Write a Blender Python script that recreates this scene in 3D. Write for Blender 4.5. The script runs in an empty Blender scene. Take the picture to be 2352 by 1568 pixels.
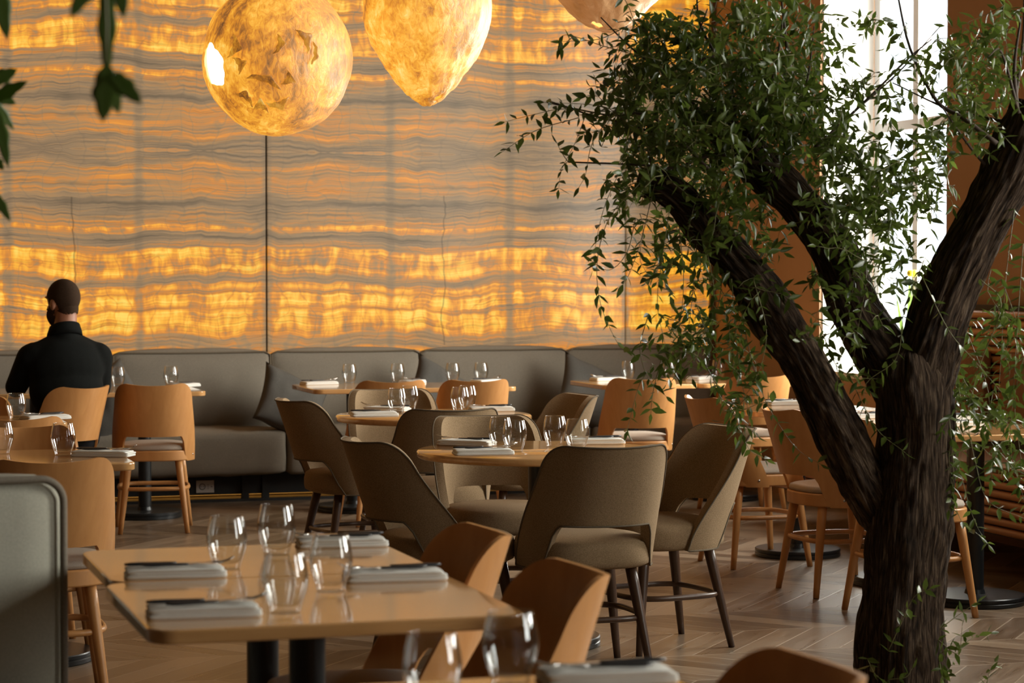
import bpy, bmesh, math, random
from mathutils import Vector, Matrix, noise
from math import sin, cos, pi, radians as R, sqrt, atan2

# ------------------------------------------------------------------ camera, light, exposure
TH, FPX, HC = R(17.0), 5300.0, 1.417
PITCH = math.atan(152 / FPX)
sc = bpy.context.scene
C = sc.collection
sc.view_settings.view_transform = 'Standard'
sc.view_settings.look = 'None'
sc.view_settings.exposure = 0.0
sc.view_settings.gamma = 1.0
sc.view_settings.use_curve_mapping = False
sc.cycles.max_bounces = 7
sc.cycles.diffuse_bounces = 4
sc.cycles.glossy_bounces = 4
sc.cycles.transmission_bounces = 4
sc.cycles.transparent_max_bounces = 32
sc.cycles.caustics_reflective = False
sc.cycles.caustics_refractive = False
sc.cycles.use_denoising = True
sc.cycles.sample_clamp_indirect = 4.0

cam = bpy.data.cameras.new('camera')
cam.sensor_width = 36
cam.lens = FPX / 2352 * 36
cam.clip_end = 100
cam.dof.use_dof = True
cam.dof.focus_distance = 9.0
cam.dof.aperture_fstop = 5.6
co = bpy.data.objects.new('camera', cam)
C.objects.link(co)
co.location = (0, 0, HC)
co.rotation_euler = (pi / 2 - PITCH, 0, -TH)
sc.camera = co
sc.render.resolution_x, sc.render.resolution_y = 2352, 1568

world = bpy.data.worlds.new('world')
sc.world = world
world.use_nodes = True
bg = world.node_tree.nodes['Background']
bg.inputs[0].default_value = (0.80, 0.90, 1.0, 1)
bg.inputs[1].default_value = 3.0

U_WALL, V_WALL = 6.04, 14.95
WINS = [(11.53, 13.2), (7.6, 9.4), (3.6, 5.4), (-0.2, 1.6)]
WZ0, WZ1 = 0.825, 3.9


def area(name, loc, rot, sx, sy, power, col):
    l = bpy.data.lights.new(name, 'AREA')
    l.shape = 'RECTANGLE'
    l.size, l.size_y, l.energy, l.color = sx, sy, power, col
    o = bpy.data.objects.new(name, l)
    o.location, o.rotation_euler = loc, rot
    C.objects.link(o)
    return o


DAY = (1.0, 0.96, 0.87)
LP = [450, 430, 370, 240]
for i, (a, b) in enumerate(WINS):
    area('daylight', (U_WALL + 0.50, (a + b) / 2, (WZ0 + WZ1) / 2), (0, R(90), 0), WZ1 - WZ0, b - a, LP[i], DAY)

_R3 = co.rotation_euler.to_matrix()
CAMP = Vector((0, 0, HC))
FWD = Vector((sin(TH), cos(TH), 0))


def ray(x, y):
    return _R3 @ Vector(((x - 1176) / FPX, -(y - 784) / FPX, -1))


def at(x, y, h=0.0):
    d = ray(x, y)
    return CAMP + d * ((h - HC) / d.z)


def atZ(x, y, Z):
    d = ray(x, y)
    return CAMP + d * (Z / d.dot(FWD))


# ------------------------------------------------------------------ materials
MATS = {}


def nmat(name):
    m = bpy.data.materials.new(name)
    m.use_nodes = True
    MATS[name] = m
    nt = m.node_tree
    return m, nt, nt.nodes['Principled BSDF']


def lk(nt, a, b):
    nt.links.new(a, b)


def nd(nt, t, **k):
    n = nt.nodes.new(t)
    for a, b in k.items():
        if a.startswith('i_'):
            key = a[2:]
            n.inputs[int(key) if key.isdigit() else key].default_value = b
        else:
            setattr(n, a, b)
    return n


def mth(nt, op, a, b=None, clamp=False):
    n = nt.nodes.new('ShaderNodeMath')
    n.operation = op
    n.use_clamp = clamp
    for i, v in enumerate((a, b)):
        if v is None:
            continue
        if isinstance(v, (int, float)):
            n.inputs[i].default_value = v
        else:
            lk(nt, v, n.inputs[i])
    return n.outputs[0]


def ramp(nt, fac, stops, interp='LINEAR'):
    n = nt.nodes.new('ShaderNodeValToRGB')
    cr = n.color_ramp
    cr.interpolation = interp
    while len(cr.elements) < len(stops):
        cr.elements.new(0.5)
    for e, (p, c) in zip(cr.elements, stops):
        e.position = p
        e.color = (c, c, c, 1) if isinstance(c, (int, float)) else (*c, 1)
    lk(nt, fac, n.inputs[0])
    return n.outputs[0]


def bump(nt, b, h, strength, dist=0.01):
    n = nd(nt, 'ShaderNodeBump')
    n.inputs['Strength'].default_value = strength
    n.inputs['Distance'].default_value = dist
    lk(nt, h, n.inputs['Height'])
    lk(nt, n.outputs[0], b.inputs['Normal'])


def wood(name, c1, c2, rough, scale=(1, 12, 12), coat=0.0, spec=0.5):
    m, nt, b = nmat(name)
    tc = nd(nt, 'ShaderNodeTexCoord')
    mp = nd(nt, 'ShaderNodeMapping')
    mp.inputs['Scale'].default_value = scale
    lk(nt, tc.outputs['Object'], mp.inputs[0])
    n = nd(nt, 'ShaderNodeTexNoise', i_Scale=3.0, i_Detail=6.0, i_Roughness=0.6, i_Distortion=0.4)
    lk(nt, mp.outputs[0], n.inputs[0])
    lk(nt, ramp(nt, n.outputs[0], [(0.3, c1), (0.7, c2)]), b.inputs['Base Color'])
    b.inputs['Roughness'].default_value = rough
    b.inputs['Specular IOR Level'].default_value = spec
    b.inputs['Coat Weight'].default_value = coat
    b.inputs['Coat Roughness'].default_value = 0.12
    return m


def fabric(name, c1, c2, scale=260, bs=0.25):
    m, nt, b = nmat(name)
    tc = nd(nt, 'ShaderNodeTexCoord')
    n = nd(nt, 'ShaderNodeTexNoise', i_Scale=scale, i_Detail=2.0)
    lk(nt, tc.outputs['Object'], n.inputs[0])
    n2 = nd(nt, 'ShaderNodeTexNoise', i_Scale=3.0, i_Detail=3.0)
    lk(nt, tc.outputs['Object'], n2.inputs[0])
    f = mth(nt, 'ADD', mth(nt, 'MULTIPLY', n.outputs[0], 0.75), mth(nt, 'MULTIPLY', n2.outputs[0], 0.25))
    lk(nt, ramp(nt, f, [(0.3, c1), (0.7, c2)]), b.inputs['Base Color'])
    b.inputs['Roughness'].default_value = 0.95
    b.inputs['Specular IOR Level'].default_value = 0.15
    b.inputs['Sheen Weight'].default_value = 0.0
    bump(nt, b, n.outputs[0], bs, 0.002)
    return m


def plain(name, c, rough=0.5, metal=0.0, spec=0.5, coat=0.0, emit=None, es=0.0):
    m, nt, b = nmat(name)
    b.inputs['Base Color'].default_value = (*c, 1)
    b.inputs['Roughness'].default_value = rough
    b.inputs['Metallic'].default_value = metal
    b.inputs['Specular IOR Level'].default_value = spec
    b.inputs['Coat Weight'].default_value = coat
    if emit:
        b.inputs['Emission Color'].default_value = (*emit, 1)
        b.inputs['Emission Strength'].default_value = es
    return m


BEECH = wood('beech_wood', (0.51, 0.232, 0.072), (0.60, 0.292, 0.102), 0.38, (9, 9, 1.2))
TOPW = wood('table_wood', (0.57, 0.30, 0.108), (0.69, 0.385, 0.155), 0.17, (1.2, 10, 10), coat=0.85)
MATS['table_wood'].node_tree.nodes['Principled BSDF'].inputs['Coat Roughness'].default_value = 0.07
DARKW = wood('dark_wood', (0.050, 0.024, 0.012), (0.085, 0.042, 0.022), 0.35, (12, 12, 2))
SLATW = wood('slat_wood', (0.40, 0.17, 0.06), (0.50, 0.23, 0.085), 0.35, (9, 1.2, 9))
TAUPE = fabric('taupe_fabric', (0.19, 0.128, 0.068), (0.36, 0.252, 0.150), 300)
SEATF = fabric('seat_fabric', (0.36, 0.30, 0.245), (0.46, 0.39, 0.32), 300)
GREYN = fabric('pale_grey_fabric', (0.40, 0.39, 0.32), (0.52, 0.51, 0.42), 240, 0.15)
GREYF = fabric('grey_fabric', (0.20, 0.172, 0.135), (0.27, 0.235, 0.185), 240, 0.15)
GREYD = fabric('charcoal_fabric', (0.085, 0.080, 0.070), (0.125, 0.117, 0.105), 240, 0.15)
PIPE = fabric('piping_fabric', (0.12, 0.095, 0.065), (0.17, 0.135, 0.095), 300)
LEATH = fabric('tan_leather', (0.24, 0.135, 0.075), (0.28, 0.16, 0.09), 30, 0.05)
NAPK = fabric('napkin_cloth', (0.72, 0.71, 0.66), (0.80, 0.79, 0.74), 400, 0.1)
BLACK = plain('black_metal', (0.012, 0.014, 0.015), 0.32)
BLKB = plain('black_board', (0.008, 0.007, 0.006), 0.6)
STEEL = plain('steel', (0.62, 0.60, 0.57), 0.2, 1.0)
HANDLE = plain('black_handle', (0.02, 0.022, 0.026), 0.35)
SKIN = plain('skin', (0.36, 0.15, 0.080), 0.5)
SHIRT = fabric('black_shirt', (0.004, 0.0045, 0.004), (0.008, 0.009, 0.008), 200, 0.2)
TROUS = fabric('dark_trousers', (0.02, 0.02, 0.024), (0.03, 0.03, 0.035), 200, 0.2)
HAIR = fabric('dark_hair', (0.018, 0.010, 0.006), (0.075, 0.044, 0.026), 420, 0.6)
PLASW = plain('white_plastic', (0.62, 0.57, 0.52), 0.4)
TANW, _nt, _b = nmat('tan_plaster')
_tc = nd(_nt, 'ShaderNodeTexCoord')
_n = nd(_nt, 'ShaderNodeTexNoise', i_Scale=1.5, i_Detail=5.0)
lk(_nt, _tc.outputs['Object'], _n.inputs[0])
lk(_nt, ramp(_nt, _n.outputs[0], [(0.3, (0.38, 0.225, 0.125)), (0.7, (0.43, 0.26, 0.15))]), _b.inputs['Base Color'])
_b.inputs['Roughness'].default_value = 0.85
WHITE = plain('white_paint', (0.78, 0.78, 0.76), 0.5)
CEILM = plain('ceiling_paint', (0.15, 0.115, 0.08), 0.9)
DARKP = plain('dark_panelling', (0.09, 0.055, 0.032), 0.7)
SOILM = plain('dark_gap', (0.01, 0.008, 0.006), 0.8)


def make_glass():
    m, nt, b = nmat('clear_glass')
    out = nt.nodes['Material Output']
    nt.nodes.remove(b)
    tr = nd(nt, 'ShaderNodeBsdfTransparent')
    tr.inputs[0].default_value = (0.975, 0.98, 0.975, 1)
    gl = nd(nt, 'ShaderNodeBsdfGlossy')
    gl.inputs['Roughness'].default_value = 0.03
    fr = nd(nt, 'ShaderNodeLayerWeight', i_Blend=0.5)
    mx = nd(nt, 'ShaderNodeMixShader')
    lk(nt, mth(nt, 'ADD', mth(nt, 'MULTIPLY', mth(nt, 'POWER', fr.outputs['Facing'], 2.4), 0.85), 0.05), mx.inputs[0])
    lk(nt, tr.outputs[0], mx.inputs[1])
    lk(nt, gl.outputs[0], mx.inputs[2])
    lk(nt, mx.outputs[0], out.inputs[0])
    return m


GLASS = make_glass()


def make_leaf(name, ca, cb, trans=0.35):
    m, nt, b = nmat(name)
    out = nt.nodes['Material Output']
    g = nd(nt, 'ShaderNodeNewGeometry')
    col = ramp(nt, g.outputs['Random Per Island'], [(0.0, ca), (0.8, cb), (1.0, tuple(min(1, c * 1.5) for c in cb))])
    lk(nt, col, b.inputs['Base Color'])
    b.inputs['Roughness'].default_value = 0.30
    t = nd(nt, 'ShaderNodeBsdfTranslucent')
    hs = nd(nt, 'ShaderNodeHueSaturation')
    hs.inputs['Value'].default_value = 1.5
    lk(nt, col, hs.inputs['Color'])
    lk(nt, hs.outputs[0], t.inputs[0])
    mx = nd(nt, 'ShaderNodeMixShader')
    mx.inputs[0].default_value = trans
    lk(nt, b.outputs[0], mx.inputs[1])
    lk(nt, t.outputs[0], mx.inputs[2])
    lk(nt, mx.outputs[0], out.inputs[0])
    return m


LEAF = make_leaf('vine_leaf', (0.038, 0.062, 0.008), (0.078, 0.112, 0.018))
BIGL = make_leaf('broad_leaf', (0.08, 0.14, 0.022), (0.13, 0.20, 0.05), 0.4)
TWIG = plain('twig_bark', (0.055, 0.035, 0.022), 0.8)
STEMG = plain('green_stem', (0.16, 0.15, 0.05), 0.6)
YELL = plain('yellow_petal', (0.9, 0.75, 0.03), 0.6)


def make_bark():
    m, nt, b = nmat('bark')
    uv = nd(nt, 'ShaderNodeUVMap')
    mp = nd(nt, 'ShaderNodeMapping')
    mp.inputs['Scale'].default_value = (1.0, 0.11, 1)
    lk(nt, uv.outputs[0], mp.inputs[0])
    n = nd(nt, 'ShaderNodeTexNoise', i_Scale=95.0, i_Detail=7.0, i_Roughness=0.68, i_Distortion=0.9)
    lk(nt, mp.outputs[0], n.inputs[0])
    v = nd(nt, 'ShaderNodeTexVoronoi', feature='DISTANCE_TO_EDGE', i_Scale=60.0)
    nn = nd(nt, 'ShaderNodeTexNoise', i_Scale=12.0, i_Detail=3.0)
    lk(nt, mp.outputs[0], nn.inputs[0])
    va = nd(nt, 'ShaderNodeVectorMath', operation='MULTIPLY_ADD')
    va.inputs[1].default_value = (0.08, 0.08, 0.08)
    lk(nt, nn.outputs['Color'], va.inputs[0])
    lk(nt, mp.outputs[0], va.inputs[2])
    lk(nt, va.outputs[0], v.inputs['Vector'])
    crack = mth(nt, 'MULTIPLY', v.outputs['Distance'], 6.0, True)
    h = mth(nt, 'ADD', mth(nt, 'MULTIPLY', n.outputs[0], 1.05), mth(nt, 'MULTIPLY', crack, 0.16))
    lk(nt, ramp(nt, h, [(0.45, (0.012, 0.006, 0.003)), (0.66, (0.070, 0.042, 0.024)), (0.88, (0.22, 0.155, 0.100))]), b.inputs['Base Color'])
    b.inputs['Roughness'].default_value = 0.85
    b.inputs['Specular IOR Level'].default_value = 0.2
    bump(nt, b, h, 1.0, 0.02)
    return m


BARK = make_bark()


def make_onyx():
    m, nt, b = nmat('backlit_onyx')
    tc = nd(nt, 'ShaderNodeTexCoord')
    sp = nd(nt, 'ShaderNodeSeparateXYZ')
    lk(nt, tc.outputs['Object'], sp.inputs[0])
    u, z = sp.outputs[0], sp.outputs[2]
    u0 = mth(nt, 'ADD', u, 2.5 * 4 - 0.39)
    up = mth(nt, 'PINGPONG', u0, 2.5)
    d = mth(nt, 'ABSOLUTE', mth(nt, 'SUBTRACT', z, 2.226))

    def ns(su, sd, dd=None, detail=3.0, uu=None, w=0.0, rough=0.55):
        cv = nd(nt, 'ShaderNodeCombineXYZ')
        lk(nt, mth(nt, 'MULTIPLY', uu if uu is not None else up, su), cv.inputs[0])
        lk(nt, mth(nt, 'MULTIPLY', dd if dd is not None else d, sd), cv.inputs[1])
        cv.inputs[2].default_value = w
        n = nd(nt, 'ShaderNodeTexNoise', i_Scale=1.0, i_Detail=detail, i_Roughness=rough)
        lk(nt, cv.outputs[0], n.inputs[0])
        return n.outputs[0]
    w1 = mth(nt, 'MULTIPLY', mth(nt, 'SUBTRACT', ns(1.3, 0.9, w=3.1, detail=1.5), 0.5), 0.16)
    w2 = mth(nt, 'MULTIPLY', mth(nt, 'SUBTRACT', ns(5.0, 3.0, w=7.7, detail=3.0), 0.5), 0.055)
    w3 = mth(nt, 'MULTIPLY', mth(nt, 'SUBTRACT', ns(8.0, 2.0, w=17.0, detail=1.0, uu=u), 0.5), 0.030)
    dd = mth(nt, 'ADD', mth(nt, 'ADD', mth(nt, 'ADD', d, w1), w2), w3)
    T = [(0, .24), (.06, .20), (.10, .34), (.14, .28), (.20, .42), (.26, .26), (.315, .20), (.335, .02), (.355, .16),
         (.43, .26), (.475, .30), (.49, .80), (.505, .55), (.525, .28), (.57, .14), (.60, .34), (.635, .22), (.65, .92),
         (.73, .74), (.79, .90), (.825, .42), (.865, .30), (.89, .84), (.925, .36), (.95, .98), (1.01, .88),
         (1.035, .38), (1.06, .92), (1.17, .80), (1.21, .34), (1.26, .22), (1.31, .55)]
    band = ramp(nt, mth(nt, 'DIVIDE', dd, 1.4), [(p / 1.4, v) for p, v in T])
    hot = ramp(nt, band, [(0.35, 0.0), (0.65, 1.0)])
    blk = ns(9.0, 3.2, dd, 2.0, uu=u, w=1.3)
    blk = ramp(nt, blk, [(0.40, 0.0), (0.56, 1.0)])
    blf = ramp(nt, ns(34.0, 9.0, dd, 2.0, uu=u, w=5.2), [(0.3, 0.70), (0.65, 1.0)])
    bk = mth(nt, 'MULTIPLY', mth(nt, 'ADD', mth(nt, 'MULTIPLY', blk, 0.48), 0.60), blf)
    # inside the translucent bands the stone lets the light through in blocks
    bm = mth(nt, 'ADD', mth(nt, 'MULTIPLY', bk, hot), mth(nt, 'SUBTRACT', 1.0, hot))
    t1 = mth(nt, 'MULTIPLY', band, bm)
    fine = ns(1.6, 80.0, dd, 3.0, w=9.0, rough=0.65)
    mid = ns(0.9, 17.0, dd, 3.0, w=6.0, rough=0.6)
    t2 = mth(nt, 'ADD', t1, mth(nt, 'MULTIPLY', mth(nt, 'SUBTRACT', fine, 0.5), 1.0))
    t2 = mth(nt, 'ADD', t2, mth(nt, 'MULTIPLY', mth(nt, 'SUBTRACT', mid, 0.5), 0.60))
    t3 = mth(nt, 'ADD', t2, mth(nt, 'MULTIPLY', mth(nt, 'SUBTRACT', ns(2.2, 1.6, d, 2.0, w=2.2), 0.5), 0.35))
    # fine upright veins
    vn = mth(nt, 'FRACT', mth(nt, 'ADD', mth(nt, 'MULTIPLY', up, 9.0), mth(nt, 'MULTIPLY', ns(3.0, 2.5, dd, 2.0, w=8.8), 5.0)))
    vn = ramp(nt, vn, [(0.0, 0.72), (0.05, 1.0), (0.94, 1.0), (1.0, 0.72)])
    # shadows of the frame struts behind the stone, darkened into the glow colour
    fr = mth(nt, 'ABSOLUTE', mth(nt, 'SUBTRACT', mth(nt, 'FRACT', mth(nt, 'ADD', mth(nt, 'DIVIDE', u0, 0.8333), 0.5)), 0.5))
    fr = mth(nt, 'ADD', mth(nt, 'MULTIPLY', fr, 0.8333), mth(nt, 'MULTIPLY', mth(nt, 'SUBTRACT', ns(5.0, 3.0, dd, 2.0, w=0.5), 0.5), 0.03))
    st = ramp(nt, fr, [(0.012, 0.62), (0.040, 1.0)])
    t4 = mth(nt, 'MULTIPLY', mth(nt, 'MULTIPLY', t3, vn), st, True)
    col = ramp(nt, t4, [(0.0, (.115, .080, .048)), (0.10, (.19, .125, .070)), (0.21, (.28, .178, .092)), (0.32, (.41, .210, .074)),
                        (0.43, (.62, .210, .028)), (0.57, (.82, .30, .022)), (0.76, (1.0, .47, .030)), (1.0, (1.0, .68, .11))])
    cr = ramp(nt, mth(nt, 'ABSOLUTE', mth(nt, 'SUBTRACT', ns(0.4, 46.0, dd, 3.0, w=4.0), 0.5)), [(0.0, 0.45), (0.018, 1.0)])
    mx = nd(nt, 'ShaderNodeMix', data_type='RGBA', blend_type='MULTIPLY')
    mx.inputs['Factor'].default_value = 0.8
    lk(nt, col, mx.inputs['A'])
    for uc, z0, z1 in ((4.09, 0.95, 1.95), (1.635, 1.35, 1.92)):
        off_ = mth(nt, 'MULTIPLY', mth(nt, 'SUBTRACT', ns(0.0, 4.0, z, 3.0, w=uc), 0.5), 0.10)
        ln_ = mth(nt, 'ABSOLUTE', mth(nt, 'SUBTRACT', mth(nt, 'ADD', u, off_), uc))
        inz = mth(nt, 'MULTIPLY', mth(nt, 'GREATER_THAN', z, z0), mth(nt, 'LESS_THAN', z, z1))
        k_ = mth(nt, 'MULTIPLY', mth(nt, 'LESS_THAN', ln_, 0.005), inz)
        cr = mth(nt, 'MULTIPLY', cr, mth(nt, 'SUBTRACT', 1.0, mth(nt, 'MULTIPLY', k_, 0.6)))
    lk(nt, cr, mx.inputs['B'])
    lk(nt, mx.outputs['Result'], b.inputs['Emission Color'])
    b.inputs['Emission Strength'].default_value = 0.95
    b.inputs['Base Color'].default_value = (0.10, 0.085, 0.065, 1)
    b.inputs['Roughness'].default_value = 0.20
    b.inputs['Specular IOR Level'].default_value = 0.4
    return m


ONYX = make_onyx()


def make_floor():
    m, nt, b = nmat('chevron_parquet')
    tc = nd(nt, 'ShaderNodeTexCoord')
    sp = nd(nt, 'ShaderNodeSeparateXYZ')
    lk(nt, tc.outputs['Object'], sp.inputs[0])
    u, v = sp.outputs[0], sp.outputs[1]
    W, PW, TN = 0.50, 0.15, 1.19
    band = mth(nt, 'DIVIDE', mth(nt, 'ADD', v, 30), W)
    bi = mth(nt, 'FLOOR', band)
    bf = mth(nt, 'FRACT', band)
    pp = mth(nt, 'MULTIPLY', mth(nt, 'PINGPONG', band, 1.0), W / TN)
    q = mth(nt, 'DIVIDE', mth(nt, 'ADD', mth(nt, 'ADD', u, 30), mth(nt, 'MULTIPLY', pp, -1.0)), PW)
    qi, qf = mth(nt, 'FLOOR', q), mth(nt, 'FRACT', q)
    cv = nd(nt, 'ShaderNodeCombineXYZ')
    lk(nt, bi, cv.inputs[0])
    lk(nt, qi, cv.inputs[1])
    wn = nd(nt, 'ShaderNodeTexWhiteNoise')
    lk(nt, cv.outputs[0], wn.inputs[0])
    # grain runs along each board
    gv = nd(nt, 'ShaderNodeCombineXYZ')
    lk(nt, mth(nt, 'MULTIPLY', q, 1.6), gv.inputs[0])
    lk(nt, mth(nt, 'MULTIPLY', v, 1.3), gv.inputs[1])
    lk(nt, mth(nt, 'MULTIPLY', wn.outputs[0], 9.0), gv.inputs[2])
    gn = nd(nt, 'ShaderNodeTexNoise', i_Scale=2.4, i_Detail=7.0, i_Roughness=0.62, i_Distortion=0.8)
    lk(nt, gv.outputs[0], gn.inputs[0])
    f = mth(nt, 'ADD', mth(nt, 'MULTIPLY', wn.outputs[0], 0.5), mth(nt, 'MULTIPLY', gn.outputs[0], 0.55))
    col = ramp(nt, f, [(0.15, (0.082, 0.051, 0.028)), (0.5, (0.178, 0.122, 0.076)), (0.85, (0.33, 0.245, 0.165))])
    e1 = mth(nt, 'MINIMUM', qf, mth(nt, 'SUBTRACT', 1.0, qf))
    e2 = mth(nt, 'MINIMUM', bf, mth(nt, 'SUBTRACT', 1.0, bf))
    g1 = ramp(nt, e1, [(0.012, 1.0), (0.035, 0.0)])
    g2 = ramp(nt, e2, [(0.003, 1.0), (0.010, 0.0)])
    g = mth(nt, 'MAXIMUM', g1, g2)
    mx = nd(nt, 'ShaderNodeMix', data_type='RGBA')
    lk(nt, mth(nt, 'MULTIPLY', g, 0.8), mx.inputs['Factor'])
    lk(nt, col, mx.inputs['A'])
    mx.inputs['B'].default_value = (0.42, 0.33, 0.24, 1)  # pale joint lines: glare on the board bevels painted into the colour
    lk(nt, mx.outputs['Result'], b.inputs['Base Color'])
    lk(nt, ramp(nt, gn.outputs[0], [(0.3, 0.26), (0.7, 0.38)]), b.inputs['Roughness'])
    bump(nt, b, mth(nt, 'SUBTRACT', 1.0, g), 0.25, 0.002)
    return m


FLOORM = make_floor()


def make_lamp(name, seed, stops, es, sc1=5.0, rim=(0.42, 0.27, 0.14)):
    m, nt, b = nmat(name)
    tc = nd(nt, 'ShaderNodeTexCoord')
    n = nd(nt, 'ShaderNodeTexNoise', noise_dimensions='4D', i_Scale=sc1, i_Detail=5.0, i_Roughness=0.6, i_Distortion=0.9)
    n.inputs['W'].default_value = seed
    lk(nt, tc.outputs['Object'], n.inputs[0])
    mp = nd(nt, 'ShaderNodeMapping')
    mp.inputs['Scale'].default_value = (1.0, 1.0, 0.45)
    mp.inputs['Rotation'].default_value = (0.5, 0.3, 0.2)
    lk(nt, tc.outputs['Object'], mp.inputs[0])
    n2 = nd(nt, 'ShaderNodeTexNoise', i_Scale=sc1 * 6, i_Detail=6.0, i_Roughness=0.7, i_Distortion=1.5)
    lk(nt, mp.outputs[0], n2.inputs[0])
    f = mth(nt, 'ADD', mth(nt, 'MULTIPLY', n.outputs[0], 0.62), mth(nt, 'MULTIPLY', n2.outputs[0], 0.38))
    lk(nt, ramp(nt, f, stops), b.inputs['Emission Color'])
    b.inputs['Emission Strength'].default_value = es
    b.inputs['Base Color'].default_value = (*rim, 1)
    b.inputs['Roughness'].default_value = 0.35
    b.inputs['Subsurface Weight'].default_value = 0.0
    bump(nt, b, n2.outputs[0], 0.5, 0.01)
    return m


LST = [(0.36, (.15, .06, .02)), (0.43, (.36, .13, .022)), (0.49, (.66, .24, .022)), (0.555, (.90, .40, .035)), (0.63, (1.0, .58, .10)), (0.72, (1, .80, .30))]
LAMPA = make_lamp('lit_fibre_shell', 2.0, [(0.5 + (p - 0.515) * 0.9, c) for p, c in LST], 1.0)
LAMPB = make_lamp('lit_fibre_shell_pale', 8.3, [(0.5 + (p - 0.53) * 0.95, c) for p, c in LST], 0.95, 6.0)
LAMPD = make_lamp('torn_fibre', 6.0, LST, 0.62, 8.0, (0.30, 0.17, 0.07))
LAMPC = make_lamp('dim_glow_fibre_shell', 4.4, [(0.3, (.25, .09, .02)), (0.5, (.42, .17, .06)), (0.7, (.6, .28, .11))], 0.55, 4.0)  # dim peach glow put in by emission, shell is not lit on this side
GLOW = plain('lamp_glow', (1, 1, 1), 0.5, emit=(1.0, 0.93, 0.78), es=3.0)
GLOWW = plain('lamp_glow_warm', (1, 0.8, 0.5), 0.5, emit=(1.0, 0.62, 0.18), es=1.2)
LEDM = plain('led_strip', (0.5, 0.3, 0.1), 0.5, emit=(1.0, 0.45, 0.08), es=0.7)
PALEC = plain('tear_edge', (0.30, 0.16, 0.07), 0.7)


# ------------------------------------------------------------------ mesh helpers
class MB:
    def __init__(s):
        s.v, s.f, s.uv = [], [], None

    def quadgrid(s, pts, nu, nv, wrapu=False, wrapv=False, flip=False):
        o = len(s.v)
        s.v += [tuple(p) for p in pts]
        for j in range(nv if wrapv else nv - 1):
            for i in range(nu if wrapu else nu - 1):
                a, b = o + j * nu + i, o + j * nu + (i + 1) % nu
                c, d = o + ((j + 1) % nv) * nu + (i + 1) % nu, o + ((j + 1) % nv) * nu + i
                s.f.append((a, d, c, b) if flip else (a, b, c, d))
        return o

    def lathe(s, prof, n=32, c=(0, 0, 0), caps=True):
        pts = []
        for (r, z) in prof:
            for k in range(n):
                a = 2 * pi * k / n
                pts.append((c[0] + r * cos(a), c[1] + r * sin(a), c[2] + z))
        o = s.quadgrid(pts, n, len(prof), wrapu=True)
        if caps:
            s.f.append(tuple(o + k for k in range(n))[::-1])
            s.f.append(tuple(o + (len(prof) - 1) * n + k for k in range(n)))

    def tube(s, pts, rad, n=10, closed=False, caps=True, squash=1.0, up=None):
        pts = [Vector(p) for p in pts]
        m = len(pts)
        if isinstance(rad, (int, float)):
            rad = [rad] * m
        out, prev = [], None
        for i in range(m):
            if closed:
                t = pts[(i + 1) % m] - pts[i - 1]
            else:
                t = pts[min(i + 1, m - 1)] - pts[max(i - 1, 0)]
            t.normalize()
            if prev is None:
                ref = up or (Vector((0, 0, 1)) if abs(t.z) < 0.9 else Vector((0, 1, 0)))
                a = (ref - t * ref.dot(t)).normalized()
            else:
                a = (prev - t * prev.dot(t)).normalized()
            prev = a
            b = t.cross(a)
            for k in range(n):
                w = 2 * pi * k / n
                out.append(pts[i] + a * (rad[i] * squash * cos(w)) + b * (rad[i] * sin(w)))
        o = s.quadgrid(out, n, m, wrapu=True, wrapv=closed)
        if caps and not closed:
            s.f.append(tuple(o + k for k in range(n))[::-1])
            s.f.append(tuple(o + (m - 1) * n + k for k in range(n)))

    def box(s, x0, x1, y0, y1, z0, z1):
        o = len(s.v)
        s.v += [(x, y, z) for z in (z0, z1) for y in (y0, y1) for x in (x0, x1)]
        for f in ((0, 2, 3, 1), (4, 5, 7, 6), (0, 1, 5, 4), (1, 3, 7, 5), (3, 2, 6, 7), (2, 0, 4, 6)):
            s.f.append(tuple(o + i for i in f))

    def prism(s, loop, z0, z1):
        o, n = len(s.v), len(loop)
        s.v += [(x, y, z0) for x, y in loop] + [(x, y, z1) for x, y in loop]
        s.f.append(tuple(o + i for i in range(n))[::-1])
        s.f.append(tuple(o + n + i for i in range(n)))
        for i in range(n):
            j = (i + 1) % n
            s.f.append((o + i, o + j, o + n + j, o + n + i))

    def build(s, name, mat, parent=None, smooth=True, bevel=0, seg=2, sub=0, auto=None):
        me = bpy.data.meshes.new(name)
        me.from_pydata([tuple(p) for p in s.v], [], s.f)
        me.materials.append(mat)
        if s.uv:
            l = me.uv_layers.new(name='UVMap')
            for lp in me.loops:
                l.data[lp.index].uv = s.uv[lp.vertex_index]
        me.validate()
        if smooth:
            me.shade_smooth()
            if auto is not None:
                me.set_sharp_from_angle(angle=R(auto))
        o = bpy.data.objects.new(name, me)
        C.objects.link(o)
        if parent:
            o.parent = parent
        if bevel:
            md = o.modifiers.new('bevel', 'BEVEL')
            md.width, md.segments, md.limit_method, md.angle_limit = bevel, seg, 'ANGLE', R(40)
            md.harden_normals = False
        if sub:
            md = o.modifiers.new('sub', 'SUBSURF')
            md.levels = md.render_levels = sub
        return o


def tag(o, label=None, cat=None, group=None, kind=None):
    for k, v in (('label', label), ('category', cat), ('group', group), ('kind', kind)):
        if v:
            o[k] = v
    return o


def thing(name, label, cat, loc=(0, 0, 0), rz=0.0, group=None):
    o = bpy.data.objects.new(name, None)
    o.empty_display_size = 0.1
    C.objects.link(o)
    o.location, o.rotation_euler = loc, (0, 0, rz)
    return tag(o, label, cat, group)


def copy_tree(o, parent=None):
    c = o.copy()
    C.objects.link(c)
    c.parent = parent
    for ch in o.children:
        copy_tree(ch, c)
    return c


USED = set()


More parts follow.
